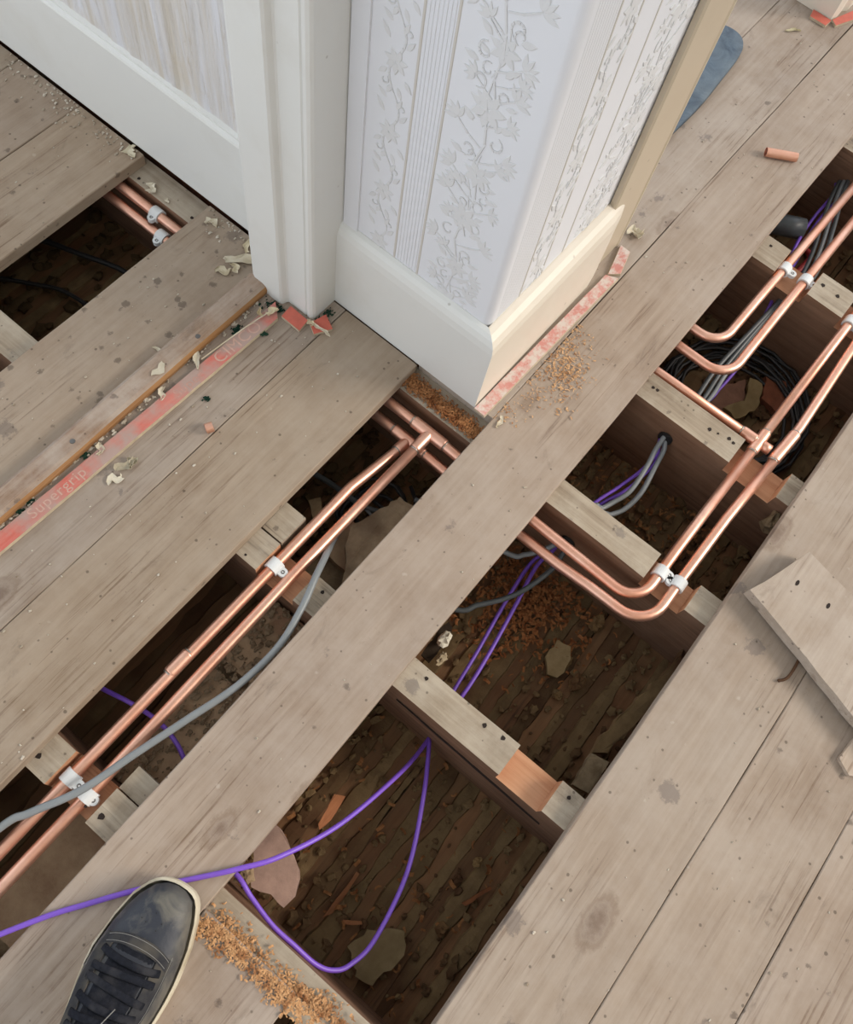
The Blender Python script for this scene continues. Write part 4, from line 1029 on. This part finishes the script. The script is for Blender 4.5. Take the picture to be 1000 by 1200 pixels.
c = P(287, 1028, -.05); lump_thing('plaster_lump', c, (.012, .010, .008), 9, RUBBLE, 'pale stony lump where the purple loop goes under the board', 'plaster', tint=(1.3, 1.25, 1.2))
c = P(905, 612, -.06)
lump_thing('plaster_lump', (c.x, c.y, c.z), (.022, .012, .012), 12, RUBBLE, 'grey stony mortar lump stuck under the right-hand board edge', 'plaster', .6, (.95, .92, .85))
for i, (px, py, r, lb) in enumerate(((662, 775, .012, 'round brown plaster nib beside the leaf-shaped flake'), (676, 800, .014, 'rough tan plaster nib below the leaf-shaped flake'), (700, 730, .016, 'tan plaster nib near the lower bend'), (518, 1090, .010, 'small round plaster nib right of the pale piece'), (560, 1010, .008, 'tiny plaster crumb near the right boards of the front bay'), (655, 815, .008, 'yellowish crumb low in the lath bay'))):
    c = P(px, py, ZC + .004); lump_thing('plaster_nib', c, (r, r * .8, r * .7), 30 + i, PLASTER, lb, 'plaster', .5, (1.2, 1.15, 1.05))
# dust-covered debris in the bays, too fine to count
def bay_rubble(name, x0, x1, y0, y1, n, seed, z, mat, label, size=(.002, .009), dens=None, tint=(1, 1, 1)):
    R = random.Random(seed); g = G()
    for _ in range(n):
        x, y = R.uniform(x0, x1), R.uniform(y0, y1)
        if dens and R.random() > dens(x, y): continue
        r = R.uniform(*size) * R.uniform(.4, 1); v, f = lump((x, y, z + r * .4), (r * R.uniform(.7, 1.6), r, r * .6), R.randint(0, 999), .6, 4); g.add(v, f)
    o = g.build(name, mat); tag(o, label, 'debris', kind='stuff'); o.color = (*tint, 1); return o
bay_rubble('plaster_debris', -.09, .235, -.27, .11, 260, 1, ZC - .006, PLASTER, 'dusty plaster crumbs on the laths of the front bay')
bay_rubble('plaster_debris', .292, .608, -.27, .11, 260, 2, ZC - .006, PLASTER, 'dusty plaster crumbs on the laths of the purple-cable bay')
bay_rubble('plaster_debris', .665, .870, -.27, .11, 260, 3, ZC - .006, PLASTER, 'dusty plaster crumbs in the narrow bay by the grommet', size=(.003, .014))
bay_rubble('plaster_debris', .93, 1.26, -.27, .11, 260, 4, ZC - .006, PLASTER, 'dusty plaster crumbs under the black cable coil', size=(.003, .016))
bay_rubble('plaster_debris', 1.33, 1.62, -.27, .11, 160, 5, ZC - .006, PLASTER, 'dusty plaster crumbs in the far right bay', size=(.003, .014))
bay_rubble('mortar_debris', -.093, .236, .23, .303, 420, 6, -.092, RUBBLE, 'mortar crumbs on the brick wall top under the left pipes', size=(.0015, .006))
bay_rubble('plaster_debris', .0, .6, .80, 1.15, 300, 7, ZC - .006, PLASTER, 'rubble deep in the upper left opening, tinted dark for the shade there', size=(.004, .016), tint=(.5, .48, .45))  # dark tint paints the shade deep in the hole
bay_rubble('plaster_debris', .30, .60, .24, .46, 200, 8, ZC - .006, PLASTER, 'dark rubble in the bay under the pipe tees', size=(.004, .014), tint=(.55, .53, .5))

# shavings and sawdust
def scatter(n, seed, fn):
    R = random.Random(seed); out = []
    while len(out) < n:
        q = fn(R)
        if q: out.append(q)
    return out
def on_joistA(R):
    y = R.uniform(-.225, .07); k = R.gauss(0, 1) * (1.0 if y < .03 else 1.2)
    x = -.132 + k * .009 + .004 * math.sin(y * 40) - .010 * (y > .0) * y / .07 + .006 * (y < -.1)
    if R.random() < .25 + .35 * (math.sin(y * 55) < -.3): return None
    if x > -.098 or x < -.158: return None
    z = Z_JOIST if x > -.128 else .0005
    return (x, y, z + R.uniform(0, .004) * (1 if z < 0 else .4), 1)
o = flakes(scatter(2300, 1, on_joistA), .0042, 2).build('sawdust', SAWDUST); tag(o, 'orange sawdust heaped along the joist beside the shoe', 'sawdust', kind='stuff'); o.color = (1.02, 1, .96, 1)
def on_joistC(R):
    y = R.uniform(.225, .372); x = .632 + R.gauss(0, .008) - (.372 - y) * .02
    if x < .614 or x > .652: return None
    return (x, y, Z_JOIST + R.uniform(0, .006), 1)
o = flakes(scatter(2200, 3, on_joistC), .0036, 4).build('sawdust', SAWDUST); tag(o, 'dark orange sawdust on the joist at the foot of the white skirting corner', 'sawdust', kind='stuff'); o.color = (.66, .52, .42, 1)
def by_rod(R):
    p = P(662 + R.gauss(0, 14), 432 + R.gauss(0, 22), 0)
    if p.y > .221 or p.y < .09: return None
    return (p.x, p.y, .0004, 1)
def by_rod2(R):
    x = R.uniform(.66, .9); y = .222 - abs(R.gauss(0, .02))
    if y < .09: return None
    return (x, y, .0004, .8)
o = flakes(scatter(420, 5, by_rod) + scatter(220, 6, by_rod2), .0038, 6).build('sawdust', SAWDUST); tag(o, 'pale sawdust sprinkled on the centre board beside the pink gripper rod', 'sawdust', kind='stuff'); o.color = (1.12, 1.2, 1.28, 1)
def bay_shav(R):
    p = P(618 + R.gauss(0, 38), 700 + R.gauss(0, 40), ZC)
    if not (.30 < p.x < .60 and -.2 < p.y < .11): return None
    return (p.x, p.y, ZC + R.uniform(0, .012), 1)
o = flakes(scatter(800, 7, bay_shav), .0085, 8).build('wood_shavings', SAWDUST); tag(o, 'orange wood shavings on the laths below the lower bend', 'shavings', kind='stuff'); o.color = (.52, .37, .28, 1)
def bay_shav2(R):
    x, y = R.uniform(.67, .865), R.uniform(-.2, .10); return (x, y, ZC + R.uniform(0, .01), 1)
o = flakes(scatter(320, 9, bay_shav2), .008, 10).build('wood_shavings', SAWDUST); tag(o, 'brown wood shavings in the narrow bay with the grey cables', 'shavings', kind='stuff'); o.color = (.5, .41, .33, 1)
def bay_shav3(R):
    x, y = R.uniform(-.09, .235), R.uniform(-.24, .10); return (x, y, ZC - .004 + R.uniform(0, .006), 1)
o = flakes(scatter(110, 19, bay_shav3), .009, 11).build('wood_shavings', SAWDUST); tag(o, 'scattered brown slivers on the laths of the front bay', 'shavings', kind='stuff'); o.color = (.5, .4, .32, 1)

# crumbs on the boards
boards_free = lambda x, y: not (-.09 < x and -.228 < y < .073) and not (-.6 < x < .66 and .221 < y < .371) and not (x > -.6 and .826 < y < .978) and not (x > .645 and y > .25 and x < 1.1) and not (x < -.13 and -.228 < y < -.077)
def crumbs(R):
    x, y = R.uniform(-.4, 1.9), R.uniform(-.7, 1.3)
    if not boards_free(x, y): return None
    if .58 < y < .68 and x < .6: return None
    if .63 < x < 1.11 and y > .215 or (x > 1.25 and y > .32): return None
    w = .25 + .75 * (y > .37) * (x < .66) + (.6 if x > .5 and y > .37 else 0)
    if R.random() > w: return None
    return (x, y)
R = random.Random(11); g = G()
for (x, y) in scatter(520, 12, crumbs):
    r = R.choice((.0008, .001, .0012, .0018)); v, f = lump((x, y, r * .6), (r * R.uniform(.8, 1.8), r, r * .7), R.randint(0, 99), .5, 4); g.add(v, f)
def door_crumbs(R):
    y = R.uniform(.70, 1.3); x = .650 - abs(R.gauss(0, .02)); 
    return (x, y) if not .822 < y < .982 else None
for (x, y) in scatter(170, 13, door_crumbs):
    r = R.uniform(.0008, .0024); v, f = lump((x, y, r * .6), (r * R.uniform(.8, 1.8), r, r * .7), R.randint(0, 99), .5, 4); g.add(v, f)
for _ in range(150):
    x = R.uniform(-.2, .575); y = .6345 - (.006 * (.59 - x) * .35) + R.gauss(0, .0035) - .003; r = R.uniform(.0008, .003); v, f = lump((x, y, .001 + r * .4), (r * R.uniform(.8, 2), r, r * .8), R.randint(0, 99), .5, 4); g.add(v, f)
tag(g.build('plaster_crumbs', CRUMB), 'white and grey plaster crumbs scattered over the floorboards', 'crumbs', kind='stuff')

# countable paint flakes and paper scraps
def flake(px, w, h, ang, seed, label, curl_=.25, tint=(1, 1, 1), z=.0008):
    c = P(*px, z); R = random.Random(seed); nu, nv = 6, 3; v = []; f = []
    ca, sa = math.cos(ang), math.sin(ang)
    for lay in (0, 1):
        for i in range(nu + 1):
            for j in range(nv + 1):
                t = i / nu - .5; q = j / nv - .5
                hw = 1 - .5 * abs(t * 2) ** 2 + R.uniform(-.35, .3) if lay == 0 else None
                if lay == 0: 
                    if j == 0: row = hw
                    lx, ly_ = t * w + R.uniform(-.07, .07) * w, q * h * row + R.uniform(-.14, .14) * h + .25 * h * math.sin(t * 7 + seed)
                    v.append(Vector((c.x + lx * ca - ly_ * sa, c.y + lx * sa + ly_ * ca, z + curl_ * h * (q * q * 4 + t * t * 2) * .5 + .0012)))
                else:
                    p = v[i * (nv + 1) + j]; v.append(p - Vector((0, 0, .0012)))
    N = (nu + 1) * (nv + 1)
    for i in range(nu):
        for j in range(nv):
            a = i * (nv + 1) + j; f += [(a, a + nv + 1, a + nv + 2, a + 1), (N + a, N + a + 1, N + a + nv + 2, N + a + nv + 1)]
    for i in range(nu):
        for j in (0, nv): a = i * (nv + 1) + j; f.append((a, N + a, N + a + nv + 1, a + nv + 1))
    for j in range(nv):
        for i in (0, nu): a = i * (nv + 1) + j; f.append((a, a + 1, N + a + 1, N + a))
    o = mk('paint_flake', v, f, FLAKE); tag(o, label, 'paint flake', 'paint flakes on the floor'); o.color = (*tint, 1); return o
flake((284, 306), .062, .016, -1.0, 1, 'long cream paint flake by the door frame above the threshold', .5)
flake((290, 290), .026, .009, .5, 2, 'short cream paint flake leaning over the long flake near the door frame', .6, (.98, .93, .82))
flake((262, 318), .026, .013, 2.3, 3, 'oval greyish paint flake left of the long flake', .3, (.86, .84, .78))
flake((276, 316), .018, .012, 1.2, 4, 'crumpled paint flake between the oval and the long flake', .7, (.95, .92, .84))
flake((249, 262), .022, .012, 1.8, 5, 'cream paint flake at the door on the board beyond the pipe clips', .6)
flake((179, 222), .020, .016, .4, 6, 'white paint flake on the joist top above the copper pipes', .4, z=Z_JOIST + .001)
flake((196, 236), .010, .005, 1.0, 7, 'tiny white paint flake on the joist top beside the pipe clips', .3, z=Z_JOIST + .001)
flake((153, 178), .026, .016, .9, 8, 'pale paint flake at the end of the board under the door', .3, (.95, .94, .88))
flake((135, 562), .022, .013, -.4, 9, 'cream leaf-shaped flake on the boards below the long gripper rod', .25)
flake((148, 547), .030, .012, -.2, 10, 'grey crumpled scrap just below the long gripper rod', .8, (.66, .64, .6))
flake((155, 543), .020, .012, 1.0, 11, 'small grey scrap beside the crumpled scrap below the gripper rod', .8, (.7, .68, .62))
flake((118, 527), .020, .010, .7, 12, 'cream scrap in the gap between threshold and gripper rod, middle', .6, z=.004)
flake((190, 462), .022, .008, .75, 13, 'bright white scrap in the gap between threshold and gripper rod', .5, (1.04, 1.05, 1.08), z=.004)
flake((231, 423), .034, .009, .8, 14, 'long cream scrap in the gap beside the word print on the gripper rod', .6, z=.005)
flake((208, 397), .012, .008, .3, 15, 'small white flake on the board behind the threshold, near the screw', .6)
flake((186, 410), .020, .005, -1.2, 16, 'thin white flake leaning at the back of the threshold', .3)
flake((186, 434), .026, .010, .1, 17, 'pale smear of flaked plaster on top of the threshold', .1, (.8, .78, .75), z=.0210)
flake((378, 388), .034, .006, 1.6, 18, 'white curl of paint across the red offcut by the door frame', .9, (1.05, 1.05, 1.05), z=.007)
flake((364, 379), .013, .010, 1.2, 19, 'cream scrap between the two red offcuts', .5, (1.0, .95, .84), z=.007)
flake((319, 366), .020, .010, -.2, 20, 'cream paper scrap on the end of the long gripper rod', .6, (1.0, .96, .84), z=.007)
flake((305, 367), .016, .008, 1.0, 21, 'small curled cream scrap near the end of the long gripper rod', .7, (1.0, .94, .8), z=.007)
flake((744, 275), .030, .018, -1.0, 22, 'curled cream paint flake at the foot of the doorway architrave', .8)
flake((586, 495), .022, .006, .3, 23, 'small white splinter near the lower end of the pink gripper rod', .5)
flake((929, 36), .034, .007, 2.4, 24, 'thin greenish paint scrap on the far upper right boards', .4, (.7, .68, .55))
flake((38, 571), .020, .008, .75, 25, 'whitish scrap in the gap at the left end of the threshold', .5, z=.004)
# nail in the first red offcut, thin strip over the rod, green fibres
v, f = tube(spline([PZ(236, 421, .008), PZ(262, 402, .011), PZ(290, 382, .011), PZ(318, 364, .009)]), .0011, 5); tag(mk('paper_strip', v, f, FLAKE), 'thin cream strip lying lengthwise over the end of the long gripper rod', 'strip')
R = random.Random(21); g = G()
for (px, py, s_, k) in ((322, 356, 7, 60), (335, 362, 4, 30), (372, 372, 8, 40), (385, 367, 4, 20), (278, 388, 4, 36), (310, 392, 2, 14), (24, 600, 2, 14), (34, 590, 2, 14), (100, 534, 3, 16), (242, 468, 2, 12)):
    for _ in range(k):
        p = P(px + R.gauss(0, s_), py + R.gauss(0, s_ * .6), 0); r = R.uniform(.0008, .0021)
        if p.x > .585 and .545 < p.y < .67: continue
        v, f = lump((p.x, p.y, .001 + r * .7), (r * 1.5, r, r * .8), R.randint(0, 99), .8, 4); g.add(v, f)
tag(g.build('carpet_fibres', FIBRE), 'dark green carpet fibres around the door frame and the threshold', 'fibres', kind='stuff')
